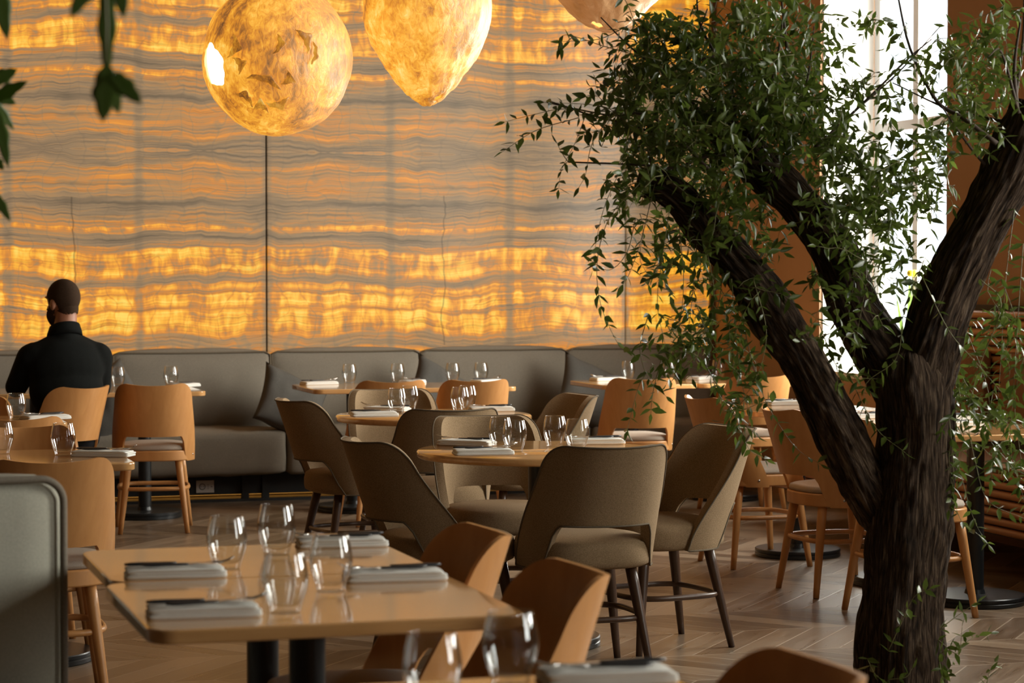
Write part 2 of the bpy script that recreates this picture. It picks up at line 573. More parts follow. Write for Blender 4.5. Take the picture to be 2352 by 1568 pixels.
def place(proto, loc, rz=0.0, label=None, group=None, tilt=None):
    if proto.name in USED:
        o = copy_tree(proto)
    else:
        USED.add(proto.name)
        o = proto
    o.location = loc
    o.rotation_euler = tilt or (0, 0, rz)
    tag(o, label, None, group)
    return o


def sup(a, b, n, k, N):
    t = 2 * pi * k / N
    ct, st = cos(t), sin(t)
    return (a * math.copysign(abs(ct) ** (2 / n), ct), b * math.copysign(abs(st) ** (2 / n), st))


def smooth01(t):
    t = max(0.0, min(1.0, t))
    return t * t * (3 - 2 * t)


def puff_box(mb, w, d, h, r=0.05, puff=0.03, nx=14, ny=8, nz=8, seed=0, wr=0.0):
    """cushion: a rounded box, centre at origin, faces bulging outward"""
    faces = []
    def gp(a, b, c):
        p = Vector((a * w / 2, b * d / 2, c * h / 2))
        inner = Vector((max(-w / 2 + r, min(w / 2 - r, p.x)), max(-d / 2 + r, min(d / 2 - r, p.y)), max(-h / 2 + r, min(h / 2 - r, p.z))))
        q = p - inner
        if q.length > 1e-9:
            q = q.normalized() * r
        p = inner + q
        ex, ey, ez = (1 - a ** 4), (1 - b ** 4), (1 - c ** 4)
        p.x += math.copysign(1, a) * puff * ey * ez * (abs(a) ** 3) * 0.5
        p.y += math.copysign(1, b) * puff * ex * ez * (abs(b) ** 3)
        p.z += math.copysign(1, c) * puff * ex * ey * (abs(c) ** 3)
        if wr:
            k = noise.noise(Vector((p.x * 9 + seed, p.y * 9, p.z * 9))) * wr
            p += Vector((k, k, k))
        return p
    def sp(n):
        return [-cos(pi * i / n) * 0.5 + (2 * i / n - 1) * 0.5 for i in range(n + 1)]
    X, Y, Z = sp(nx), sp(ny), sp(nz)
    for c, fl in ((-1, True), (1, False)):
        mb.quadgrid([gp(a, b, c) for b in Y for a in X], nx + 1, ny + 1, flip=fl)
    for b, fl in ((-1, False), (1, True)):
        mb.quadgrid([gp(a, b, c) for c in Z for a in X], nx + 1, nz + 1, flip=fl)
    for a, fl in ((-1, True), (1, False)):
        mb.quadgrid([gp(a, b, c) for c in Z for b in Y], ny + 1, nz + 1, flip=fl)


def weld(o, d=0.0005):
    bm = bmesh.new()
    bm.from_mesh(o.data)
    bmesh.ops.remove_doubles(bm, verts=bm.verts, dist=d)
    bmesh.ops.recalc_face_normals(bm, faces=bm.faces)
    bm.to_mesh(o.data)
    bm.free()
    return o


# ------------------------------------------------------------------ the room
def struct(mb, name, mat, **k):
    return tag(mb.build(name, mat, **k), kind='structure')


m = MB(); m.box(-6, 9, -3, 16, -0.06, 0)
struct(m, 'floor', FLOORM, smooth=False)
m = MB(); m.box(-6, U_WALL + 0.6, -3, 16, 4.7, 4.8)
struct(m, 'ceiling', CEILM, smooth=False)
m = MB(); m.box(-6, -5.9, -3, 16, 0, 4.7)
struct(m, 'wall_left', DARKP, smooth=False)
m = MB(); m.box(-5.9, U_WALL, -3, -2.9, 0, 4.7)
struct(m, 'wall_near', DARKP, smooth=False)
# far wall: carcass behind the onyx slabs
m = MB(); m.box(-5.9, U_WALL + 0.6, V_WALL + 0.05, V_WALL + 0.2, 0, 4.7)
wf = struct(m, 'wall_far', BLKB, smooth=False)
edges = [-4.61, -2.11, 0.39, 2.89, 5.39, U_WALL - 0.03]
for a, b in zip(edges[:-1], edges[1:]):
    m = MB(); m.box(a + 0.008, b - 0.008, V_WALL, V_WALL + 0.03, 0.30, 4.7)
    m.build('onyx_slab', ONYX, wf, smooth=False)
m = MB(); m.box(U_WALL - 0.035, U_WALL, V_WALL - 0.03, V_WALL + 0.05, 0.0, 4.7)
struct(m, 'trim_1', plain('bronze_trim', (0.16, 0.10, 0.06), 0.5), smooth=False)
# right wall with deep window openings
m = MB()
vv = [-3] + [x for ab in reversed(WINS) for x in ab] + [V_WALL + 0.05]
for i in range(0, len(vv), 2):
    m.box(U_WALL, U_WALL + 0.47, vv[i], vv[i + 1], 0, 4.7)
for a, b in WINS:
    m.box(U_WALL, U_WALL + 0.47, a, b, 0, WZ0)
    m.box(U_WALL, U_WALL + 0.47, a, b, WZ1, 4.7)
struct(m, 'wall_right', TANW, smooth=False)
for i, (a, b) in enumerate(WINS):
    u1 = U_WALL + 0.36
    m = MB()
    for y0, y1 in ((a + 0.02, a + 0.10), (b - 0.10, b - 0.02)):
        m.box(u1, u1 + 0.07, y0, y1, WZ0 + 0.02, WZ1 - 0.02)
    for z in (WZ0 + 0.02, WZ1 - 0.10):
        m.box(u1, u1 + 0.07, a + 0.1, b - 0.1, z, z + 0.08)
    w = struct(m, 'window_%d' % (i + 1), WHITE, smooth=False)
    m = MB(); ym = a + (b - a) * 0.64
    m.box(u1 - 0.01, u1 + 0.08, ym - 0.035, ym + 0.035, WZ0 + 0.1, WZ1 - 0.1)
    m.build('mullion', WHITE, w, smooth=False)
    for zt in (2.30, 3.12):
        m = MB(); m.box(u1, u1 + 0.07, a + 0.1, b - 0.1, zt, zt + 0.06)
        m.build('transom', WHITE, w, smooth=False)
    m = MB(); m.box(u1 + 0.03, u1 + 0.036, a + 0.1, b - 0.1, WZ0 + 0.1, WZ1 - 0.1)
    m.build('pane', GLASS, w, smooth=False)
    m = MB(); m.box(U_WALL - 0.02, u1, a, b, WZ0 - 0.03, WZ0 + 0.004)
    m.build('window_sill', WHITE, w, smooth=False)
    m = MB()
    m.box(U_WALL + 0.02, u1, b - 0.012, b - 0.002, WZ0, WZ1)
    m.box(U_WALL + 0.02, u1, a + 0.002, a + 0.012, WZ0, WZ1)
    m.build('window_reveal', WHITE, w, smooth=False)

# ------------------------------------------------------------------ far banquette
bq = thing('banquette', 'long grey upholstered banquette under the glowing stone wall', 'sofa', (0, 0, 0))
B0, BF, BB = -2.2, 14.2, 14.72
cu = [-2.21, -1.19, -0.17, 0.83, 1.85, 2.87, 3.87, 4.89, 5.92]
for i in range(len(cu) - 1):
    a, b = cu[i], cu[i + 1]
    m = MB(); puff_box(m, b - a - 0.004, 0.20, 0.50, 0.022, 0.035, seed=i, wr=0.006)
    o = weld(m.build('back_cushion', GREYF, bq))
    o.location = ((a + b) / 2, BB + 0.06, 0.662)
    o.rotation_euler = (R(-9), 0, 0)
    m = MB()
    w2, r_ = (b - a - 0.004) / 2 - 0.004, 0.02
    pts = []
    for k in range(28):
        t = k / 27
        x = -w2 + 2 * w2 * t
        e = min(1.0, (w2 - abs(x)) / r_)
        pts.append((x, -0.097, 0.250 - r_ * (1 - sqrt(max(0, 1 - (1 - e) ** 2))) - 0.006 * (1 - (2 * t - 1) ** 2)))
    pts = [(-w2, -0.099, -0.2)] + pts + [(w2, -0.099, -0.2)]
    m.tube(pts, 0.007, 6)
    m.build('piping', PIPE, o)
for a, b in ((-2.21, 0.83), (0.83, 2.87), (2.87, 4.89), (4.89, 5.92)):
    m = MB(); puff_box(m, b - a - 0.004, 0.62, 0.275, 0.032, 0.012, nx=30, seed=a * 3, wr=0.008)
    o = weld(m.build('seat_cushion', GREYF, bq))
    o.location = ((a + b) / 2, BF + 0.31, 0.31)
m = MB(); m.box(-2.2, 5.92, 14.42, 14.92, 0.035, 0.172)
m.build('plinth', BLKB, bq, smooth=False)
for a in (-1.0, 0.6, 2.62, 2.75, 4.2, 5.6):
    m = MB(); m.box(a, a + 0.045, 14.40, 14.44, 0, 0.17)
    m.build('foot', BLKB, bq, smooth=False)
m = MB(); m.box(-2.2, 5.9, 14.66, 14.68, 0.010, 0.020)
led = m.build('light_strip', LEDM, smooth=False)
tag(led, 'warm light strip glowing on the floor under the long banquette', 'light strip')
m = MB(); m.box(-2.2, 5.9, 14.30, 14.315, 0.0, 0.018)
tag(m.build('floor_rail', BLKB, smooth=False), 'thin black rail on the floor under the long banquette', 'rail')
# socket plate on the plinth
p = at(469, 1122, 0.085)
so = thing('power_socket', 'pale socket plate on the black plinth under the banquette', 'socket', (2.05, 14.42, 0.06))
k_ = (469 - 1176) / FPX
so.location = (14.42 * (k_ * cos(TH) + sin(TH)) / (cos(TH) - k_ * sin(TH)), 14.418, 0.05)
m = MB(); m.box(-0.056, 0.056, -0.008, 0.0, 0, 0.078)
m.build('cover_plate', PLASW, so, smooth=False, bevel=0.002)
m = MB()
m.tube([(0.018 * cos(2 * pi * k / 20) - 0.018, -0.009, 0.039 + 0.018 * sin(2 * pi * k / 20)) for k in range(20)], 0.0022, 5, closed=True)
m.box(-0.028, -0.024, -0.010, -0.007, 0.037, 0.041); m.box(-0.012, -0.008, -0.010, -0.007, 0.037, 0.041)
m.build('socket_ring', BLKB, so)
m = MB()
for z in (0.024, 0.036, 0.048):
    m.box(0.016, 0.020, -0.010, -0.007, z, z + 0.005)
m.box(0.036, 0.046, -0.010, -0.007, 0.036, 0.041)
m.build('port', BLKB, so, smooth=False)


def throw_pillow(name, label, loc, rot, size=0.5, mat=GREYD, seed=1):
    m = MB()
    N = 18
    for sgn in (1, -1):
        pts = []
        for j in range(N + 1):
            for i in range(N + 1):
                a, b = 2 * i / N - 1, 2 * j / N - 1
                k = 1 - 0.10 * (1 - abs(a) ** 2) * abs(b) ** 3
                k2 = 1 - 0.10 * (1 - abs(b) ** 2) * abs(a) ** 3
                t = ((1 - abs(a) ** 2.6) * (1 - abs(b) ** 2.6)) ** 0.55 * 0.085
                w = noise.noise(Vector((a * 3 + seed, b * 2, seed * 1.7))) * 0.016 * (1 - max(abs(a), abs(b)) ** 6)
                pts.append((a * size / 2 * k2, sgn * (t + w * (1 if sgn > 0 else -1)), b * size / 2 * k))
        m.quadgrid(pts, N + 1, N + 1, flip=sgn > 0)
    o = weld(m.build(name, mat), 0.0008)
    o.location, o.rotation_euler = loc, rot
    tag(o, label, 'cushion', 'throw cushions on the banquette')
    return o


throw_pillow('throw_cushion', 'grey throw cushion tipped on its corner, leaning left of the long double table', (2.92, 14.33, 0.60), (R(-34), R(26), R(6)), 0.46, seed=2)
throw_pillow('throw_cushion', 'grey throw cushion mostly hidden behind the middle double table', (3.90, 14.36, 0.64), (R(-30), R(30), R(4)), 0.44, seed=5)
throw_pillow('throw_cushion', 'grey throw cushion at the joint of the cushions right of the middle double table', (4.93, 14.33, 0.62), (R(-30), R(24), R(2)), 0.50, seed=8)
throw_pillow('throw_cushion', 'dark throw cushion on the banquette beside the man in black', (1.77, 14.34, 0.62), (R(-30), R(-28), R(6)), 0.46, seed=11)


# ------------------------------------------------------------------ chairs
def shell_pts(R0, R1, lean, fb, ft, htop, hb, hcut, acut, corner, NU, NV, off=0.0, dip=0.008):
    """grid of points of a wrapped chair back; a runs -1..1 around, t runs bottom..top"""
    rows = []
    us = []
    for i in range(NU + 1):
        us.append(-1 + 2 * i / NU)
    # put extra columns on the flanks of the cut-out
    ex = [acut - 0.07, acut - 0.045, acut - 0.02, acut, acut + 0.02, acut + 0.05]
    us = sorted(set([round(x, 4) for x in us if abs(abs(x) - acut) > 0.085] + [round(s * e, 4) for e in ex for s in (1, -1)] + [0.94, -0.94, 0.975, -0.975, 0.99, -0.99]))
    def bot(a):
        a = abs(a)
        if a <= acut - 0.07:
            return hcut
        t = (a - (acut - 0.07)) / 0.12
        t = min(1, max(0, t))
        return hcut - (hcut - hb) * (t ** 1.7 if t < 0.5 else 1 - (1 - t) ** 1.15 * 0.85)
    def top(a):
        e = 1 - abs(a)
        ca = corner
        if e >= ca:
            return htop - dip * (1 - (a / (1 - ca)) ** 2)
        q = 1 - e / ca
        return htop - (1 - sqrt(max(0, 1 - q * q))) * 0.085
    grid = []
    for j in range(NV + 1):
        for a in us:
            b_, t_ = bot(a), top(a)
            h = b_ + (t_ - b_) * j / NV
            g = (h - hb) / (htop - hb)
            fm = fb + (ft - fb) * smooth01(g * 1.05)
            ph = a * fm
            r = R0 + (R1 - R0) * g + off
            yc = -lean * (g ** 1.1)
            grid.append(Vector((r * sin(ph), yc - r * cos(ph), h)))
    return grid, len(us), NV + 1


def shell_mesh(thick, **k):
    outer, nu, nv = shell_pts(off=thick / 2, **k)
    inner, _, _ = shell_pts(off=-thick / 2, **k)
    m = MB()
    a = m.quadgrid(outer, nu, nv)
    b = m.quadgrid(inner, nu, nv, flip=True)
    def rim(ids):
        for p, q in zip(ids[:-1], ids[1:]):
            m.f.append((a + q, a + p, b + p, b + q))
    rim(list(range(nu)))
    rim([nu - 1 + j * nu for j in range(nv)])
    rim([(nv - 1) * nu + i for i in reversed(range(nu))])
    rim([j * nu for j in reversed(range(nv))])
    loop = [outer[i] for i in range(nu)] + [outer[nu - 1 + j * nu] for j in range(1, nv)] + \
           [outer[(nv - 1) * nu + i] for i in reversed(range(nu - 1))] + [outer[j * nu] for j in reversed(range(1, nv - 1))]
    return m, loop


def pad(mb, a, b, z0, z1, n=2.6, N=40, dome=0.012, r=0.02, taper=1.0):
    prof = [(0.90, z0, 0), (0.985, z0 + r * 0.4, 0), (1.0, z0 + r, 0), (1.0, z1 - r * 1.3, 0), (0.975, z1 - r * 0.4, 0), (0.90, z1, 0), (0.6, z1 + dome * 0.8, 0), (0.25, z1 + dome, 0)]
    pts = []
    for s_, z, _ in prof:
        for k in range(N):
            x, y = sup(a, b, n, k, N)
            pts.append((x * s_ * (1 + (taper - 1) * (y / b)), y * s_, z))
    o = mb.quadgrid(pts, N, len(prof), wrapu=True)
    mb.f.append(tuple(o + k for k in range(N))[::-1])
    mb.f.append(tuple(o + (len(prof) - 1) * N + k for k in range(N)))


def leg(mb, x0, y0, x1, y1, h, r0, r1):
    n = 6
    pts = [(x1 + (x0 - x1) * k / n, y1 + (y0 - y1) * k / n, h * k / n) for k in range(n + 1)]
    mb.tube(pts, [r1 + (r0 - r1) * min(1, k / n * 1.25) for k in range(n + 1)], 14)


def make_wood_chair():
    t = thing('wooden_chair', 'x', 'chair')
    k = dict(R0=0.222, R1=0.236, lean=0.115, fb=R(82), ft=R(60), htop=0.83, hb=0.395, hcut=0.535, acut=0.60, corner=0.36, NU=36, NV=16, dip=0.012)
    m, loop = shell_mesh(0.012, **k)
    m.build('backrest', BEECH, t, auto=50)
    m = MB(); N = 40
    m.prism([(x * (1 + 0.06 * y / 0.21), y) for x, y in (sup(0.214, 0.212, 3.0, k_, N) for k_ in range(N))], 0.398, 0.455)
    m.build('seat_frame', BEECH, t, bevel=0.006, auto=40)
    m = MB(); pad(m, 0.206, 0.204, 0.452, 0.486, 3.0, dome=0.012, r=0.014, taper=1.06)
    m.build('seat_cushion', SEATF, t)
    for x0, y0, x1, y1 in ((0.155, 0.15, 0.205, 0.20), (-0.155, 0.15, -0.205, 0.20), (0.135, -0.15, 0.183, -0.205), (-0.135, -0.15, -0.183, -0.205)):
        m = MB(); leg(m, x0, y0, x1, y1, 0.40, 0.0205, 0.0135)
        m.build('leg', BEECH, t)
        m = MB(); m.lathe([(0.012, 0), (0.012, 0.004)], 12, (x1, y1, 0))
        m.build('glide', BLACK, t)
    m = MB()
    m.tube([(*[q * 1.0 for q in sup(0.190, 0.190, 3.6, k_, 48)], 0.245) for k_ in range(48)], 0.0115, 8, closed=True)
    m.build('stretcher', BEECH, t)
    for s_ in (1, -1):
        m = MB()
        c_ = Vector((s_ * 0.2275 * sin(R(70)), -0.2275 * cos(R(70)) - 0.006, 0.428))
        d_ = Vector((s_ * sin(R(70)), -cos(R(70)), 0)) * 0.003
        m.tube([c_ - d_, c_ + d_], 0.006, 10)
        m.build('bolt', STEEL, t)
    return t


def make_fabric_chair():
    t = thing('upholstered_chair', 'x', 'chair')
    k = dict(R0=0.228, R1=0.248, lean=0.125, fb=R(94), ft=R(60), htop=0.83, hb=0.385, hcut=0.545, acut=0.55, corner=0.34, NU=36, NV=18, dip=0.006)
    m, loop = shell_mesh(0.036, **k)
    m.build('backrest', TAUPE, t, bevel=0.010, seg=3)
    m = MB(); m.tube([p + Vector((p.x, p.y + 0.06, 0)).normalized() * 0.001 for p in loop], 0.0035, 6, closed=True)
    m.build('piping', PIPE, t)
    m = MB(); pad(m, 0.235, 0.232, 0.385, 0.485, 2.7, dome=0.015, r=0.028, taper=1.04)
    m.build('seat', TAUPE, t)
    for x0, y0, x1, y1 in ((0.15, 0.15, 0.205, 0.205), (-0.15, 0.15, -0.205, 0.205), (0.13, -0.14, 0.185, -0.215), (-0.13, -0.14, -0.185, -0.215)):
        m = MB(); leg(m, x0, y0, x1, y1, 0.39, 0.0205, 0.0125)
        m.build('leg', DARKW, t)
    m = MB()
    m.tube([(*sup(0.192, 0.192, 3.6, k_, 48), 0.205) for k_ in range(48)], 0.011, 8, closed=True)
    m.build('stretcher', DARKW, t)
    return t


WC, FC = make_wood_chair(), make_fabric_chair()
GW, GF = 'beech chairs with wrapped plywood backs', 'taupe upholstered chairs at the round tables'
# (u, v, heading in degrees, label)
wood_chairs = [
    (1.84, 12.84, -8, 'beech chair seen from behind in full, right of the seated man'),
    (1.255, 12.62, 32, 'beech chair the man in black is sitting on'),
    (3.14, 12.84, 0, 'beech chair at the middle back table, half hidden by a taupe chair'),
    (3.62, 12.80, 0, 'beech chair at the middle back table, its right edge brightly lit'),
    (4.64, 12.74, -8, 'beech chair at the right back table with bright daylight on its back'),
    (5.38, 12.84, 0, 'beech chair against the corner table, pale back behind the leaning branch'),
    (4.45, 10.48, -86, 'beech chair turned sideways, just right of the round tables'),
    (4.42, 9.45, -87, 'beech chair turned sideways beside the leaning branch of the tree'),
    (4.41, 8.735, -88, 'beech chair standing behind the tree trunk, one leg showing right of it'),
    (0.75, 7.80, 0, 'beech chair at the left edge behind the grey sofa back'),
    (0.83, 10.05, 0, 'beech chair between the two left side tables, back towards us'),
    (0.80, 8.88, 180, 'beech chair tucked into the far side of the front left side table'),
    (0.74, 11.14, 180, 'beech chair tucked into the rear left side table, only its rounded corner showing'),
    (1.20, 5.12, 90, 'blurred beech chair right of the near double table, the farther of two'),
    (1.185, 4.40, 90, 'blurred beech chair right of the near double table, the nearer of two'),
    (1.165, 3.20, 90, 'blurred beech chair top at the bottom edge of the photo'),
]
for u, v, a, lb in wood_chairs:
    place(WC, (u, v, 0), R(a), lb, GW)
fab_chairs = [
    (2.66, 7.83, 0, 'taupe chair with its back to us at the front round table'),
    (3.12, 8.28, 100, 'taupe chair right of the front round table, facing left'),
    (2.22, 8.08, -82, 'taupe chair left of the front round table, facing right'),
    (2.69, 8.93, 180, 'taupe chair behind the front round table, facing us'),
    (2.51, 10.78, -80, 'taupe chair left of the rear round table'),
    (2.86, 11.22, 180, 'taupe chair behind the rear round table, facing us'),
    (2.72, 10.10, 0, 'dark taupe chair between the two round tables, back towards us'),
    (3.33, 10.75, 95, 'taupe chair right of the rear round table, only its top showing'),
]
for u, v, a, lb in fab_chairs:
    place(FC, (u, v, 0), R(a), lb, GF)


# ------------------------------------------------------------------ tables
def base_parts(t, r=0.215, pole=0.038, off=(0, 0)):
    ox, oy = off
    m = MB(); m.lathe([(pole, 0.02), (pole, 0.722)], 28, (ox, oy, 0))
    m.build('column', BLACK, t, auto=40)
    m = MB(); m.lathe([(r * 0.985, 0), (r, 0.004), (r, 0.017), (r * 0.985, 0.020), (r * 0.985, 0.022), (r, 0.025), (r, 0.036), (r * 0.985, 0.040), (0.045, 0.042), (0.04, 0.06)], 56, (ox, oy, 0))
    m.build('base_plate', BLACK, t, auto=30)
    m = MB(); m.box(ox - 0.14, ox + 0.14, oy - 0.02, oy + 0.02, 0.705, 0.722); m.box(ox - 0.02, ox + 0.02, oy - 0.14, oy + 0.14, 0.705, 0.722)
    m.build('bracket', BLACK, t, smooth=False)


def square_table(u, v, w, d, label, group, pole=0.038, name='rectangular_table', off=(0, 0)):
    t = thing(name, label, 'table', (u, v, 0), 0, group)
    N, r = 8, 0.055
    loop = []
    for cx, cy, a0 in ((w / 2 - r, d / 2 - r, 0), (-w / 2 + r, d / 2 - r, 90), (-w / 2 + r, -d / 2 + r, 180), (w / 2 - r, -d / 2 + r, 270)):
        for k in range(N + 1):
            a = R(a0 + 90 * k / N)
            loop.append((cx + r * cos(a), cy + r * sin(a)))
    m = MB(); m.prism(loop, 0.722, 0.75)
    m.build('tabletop', TOPW, t, bevel=0.005, seg=3, auto=30)
    base_parts(t, pole=pole, off=off)
    return t


def round_table(u, v, r, label):
    t = thing('round_table', label, 'table', (u, v, 0), 0, 'round beech tables')
    m = MB(); m.lathe([(r - 0.006, 0.722), (r, 0.728), (r, 0.744), (r - 0.006, 0.75)], 96)
    m.build('tabletop', TOPW, t, auto=50)
    base_parts(t, 0.235, 0.042)
    return t


GT = 'rectangular beech tables'
TBL = [
    (1.265, 13.55, 0.62, 0.70, 'back table the man in black leans on'),
    (1.89, 13.55, 0.62, 0.70, 'back table behind the fully visible beech chair'),
    (3.14, 13.55, 0.62, 0.70, 'left half of the middle double table by the banquette'),
    (3.765, 13.55, 0.62, 0.70, 'right half of the middle double table by the banquette'),
    (4.93, 13.55, 0.62, 0.70, 'left half of the right-hand double table by the banquette'),
    (5.56, 13.55, 0.62, 0.70, 'right half of the right-hand double table, in the corner'),
    (0.79, 8.60, 0.66, 0.74, 'front left side table reflecting orange light at its corner'),
    (0.80, 10.87, 0.66, 0.62, 'rear left side table just below the man in black'),
    (1.00, 5.335, 0.74, 0.61, 'farther half of the large blurred double table in the foreground'),
    (0.985, 4.672, 0.75, 0.71, 'nearer half of the large blurred double table in the foreground'),
    (1.00, 3.33, 0.75, 0.66, 'table cut off by the bottom edge of the photo'),
    (4.79, 10.72, 0.70, 0.62, 'side table behind the leaning branch, bright with window light'),
    (4.79, 9.58, 0.70, 0.62, 'side table hidden behind the tree trunk'),
    (4.83, 8.94, 0.74, 0.62, 'side table right of the tree trunk'),
]
for i, (u, v, w, d, lb) in enumerate(TBL):
    square_table(u, v, w, d, lb, GT, off={8: (0.03, 0.06), 10: (-0.11, 0.0)}.get(i, (0, 0)))
round_table(2.68, 8.41, 0.47, 'front round table with chairs on all four sides')
round_table(2.87, 10.67, 0.47, 'rear round table behind the front one')


# ------------------------------------------------------------------ tableware
def make_glass_obj():
    m = MB()
    prof = [(0.0005, 0.000), (0.0265, 0.000), (0.0285, 0.003), (0.0285, 0.008), (0.0300, 0.014), (0.0350, 0.030), (0.0400, 0.048), (0.0420, 0.062), (0.0415, 0.076), (0.0390, 0.094), (0.0350, 0.112), (0.0335, 0.1185),
            (0.0330, 0.1195), (0.0325, 0.1185), (0.0340, 0.111), (0.0380, 0.093), (0.0405, 0.076), (0.0410, 0.062), (0.0390, 0.048), (0.0340, 0.031), (0.0280, 0.018), (0.0200, 0.014), (0.0005, 0.013)]
    prof = [(r_ * (1.10 if r_ > 0.001 else 1), z_) for r_, z_ in prof]
    m.lathe(prof, 36, caps=False)
    o = m.build('water_glass', GLASS)
    tag(o, 'x', 'glass', 'barrel-shaped water glasses')
    return o


def make_napkin():
    m = MB()
    def layer(w, d, z0, z1, dx, dy, seed):
        N = 56
        prof = [(0.97, z0), (1.0, z0 + 0.002), (1.0, z1 - 0.002), (0.97, z1), (0.6, z1), (0.02, z1)]
        pts = []
        for s_, z in prof:
            for k in range(N):
                x, y = sup(w / 2, d / 2, 16, k, N)
                q = noise.noise(Vector((x * 22, y * 22, seed)))
                pts.append((dx + x * s_ + q * 0.0035, dy + y * s_ + q * 0.003, z + (q * 0.003 if z > z0 + 0.001 else 0)))
        o = m.quadgrid(pts, N, len(prof), wrapu=True)
        m.f.append(tuple(o + k for k in range(N))[::-1])
        m.f.append(tuple(o + (len(prof) - 1) * N + k for k in range(N)))
    layer(0.222, 0.105, 0.000, 0.0085, 0, 0, 1)
    layer(0.218, 0.101, 0.0075, 0.0150, 0.002, 0.001, 4)
    layer(0.212, 0.097, 0.0140, 0.0205, -0.002, -0.001, 7)
    o = m.build('napkin', NAPK)
    tag(o, 'x', 'napkin', 'folded white napkins')
    return o


def make_knife():
    t = thing('knife', 'x', 'knife')
    m = MB()
    m.tube([(-0.11 + 0.115 * k / 8, 0, 0.0055) for k in range(9)], [0.005, 0.0075, 0.008, 0.008, 0.0075, 0.007, 0.0068, 0.0065, 0.006], 10, squash=0.55)
    m.build('handle', HANDLE, t)
    m = MB()
    m.prism([(0.003, -0.004), (0.06, -0.0075), (0.095, -0.006), (0.112, 0.002), (0.108, 0.006), (0.003, 0.005)], 0.0045, 0.0062)
    m.build('blade', STEEL, t, smooth=False)
    return t


def make_fork():
    t = thing('fork', 'x', 'fork')
    m = MB()
    m.tube([(-0.105 + 0.105 * k / 8, 0, 0.0055) for k in range(9)], [0.004, 0.0065, 0.007, 0.0065, 0.006, 0.0055, 0.005, 0.0045, 0.004], 10, squash=0.55)
    m.build('handle', HANDLE, t)
    m = MB()
    m.tube([(0.0, 0, 0.0055), (0.02, 0, 0.007), (0.04, 0, 0.010), (0.055, 0, 0.010)], [0.0035, 0.003, 0.0035, 0.0095], 10, squash=0.22)
    for k in range(4):
        y = (k - 1.5) * 0.0058
        m.tube([(0.052, y * 0.9, 0.0098), (0.07, y, 0.009), (0.085, y, 0.013), (0.10, y, 0.021)], [0.0018, 0.0016, 0.0014, 0.0007], 6)
    m.build('head', STEEL, t)
    return t


GL, NK, KN, FK = make_glass_obj(), make_napkin(), make_knife(), make_fork()
TH_ = 0.75
glasses = [
    (22, 880, 'water glass left of the man in black, behind his arm'),
    (263, 886, 'water glass touching the right shoulder line of the man in black'),
    (357, 876, 'water glass on the back table above the fully visible beech chair'),
    (762, 873, 'leftmost water glass on the middle double table'),
    (860, 870, 'second water glass from the left on the middle double table'),
    (987, 869, 'third water glass from the left on the middle double table'),
    (1104, 871, 'rightmost water glass on the middle double table'),
    (1387, 865, 'left water glass on the right-hand double table, beside a napkin'),
    (1497, 866, 'water glass behind the leaves on the right-hand double table'),
    (1605, 864, 'water glass on the corner table, seen just right of the hanging leaves'),
    (1708, 863, 'farthest right water glass on the back tables, near the branch'),
    (37, 962, 'water glass on the rear left side table'),
    (3, 1042, 'water glass cut by the left edge, on the front left side table'),
    (145, 1045, 'water glass in front of the seated man chair, on the front left side table'),
    (911, 948, 'left water glass of the left pair on the rear round table'),
    (940, 941, 'right water glass of the left pair on the rear round table'),
    (1056, 945, 'left water glass of the right pair on the rear round table'),
    (1077, 940, 'right water glass of the right pair on the rear round table'),
    (1149, 1029, 'left water glass of the left pair on the front round table'),
    (1182, 1037, 'right water glass of the left pair on the front round table'),
    (1274, 1025, 'taller looking water glass left of its pair at the right of the front round table'),
    (1325, 1034, 'water glass nearest the taupe chair back on the front round table'),
    (521, 1306, 'leftmost water glass on the foreground double table'),
    (635, 1273, 'rearmost water glass on the foreground double table'),
    (655, 1406, 'nearest water glass on the foreground double table'),
    (760, 1357, 'rightmost water glass on the foreground double table'),
    (993, 1632, 'left of the two water glasses at the bottom edge'),
    (1172, 1572, 'right of the two water glasses at the bottom edge'),
    (2207, 960, 'water glass just right of the tree trunk on the side table'),
    (2240, 956, 'water glass behind its neighbour on the side table right of the trunk'),
    (1812, 915, 'water glass beside the leaning branch on the side table'),
]
def on_table(p, rad):
    best = None
    for (u, v, w, d, _) in TBL:
        q = Vector((max(u - w / 2 + rad, min(u + w / 2 - rad, p.x)), max(v - d / 2 + rad, min(v + d / 2 - rad, p.y)), p.z))
        e = (q - p).length
        if best is None or e < best[0]:
            best = (e, q)
    for (u, v) in ((2.68, 8.41), (2.87, 10.67)):
        r_ = Vector((p.x - u, p.y - v, 0))
        q = p if r_.length < 0.47 - rad else Vector((u, v, p.z)) + r_.normalized() * (0.47 - rad)
        e = (q - p).length
        if e < best[0]:
            best = (e, q)
    return best[1]


GPOS = []
for x, y, lb in glasses:
    p = on_table(at(x, y, TH_), 0.04)
    GPOS.append(p)
    place(GL, (p.x, p.y, TH_ + 0.0005), (x * 7 % 60) / 10, lb)

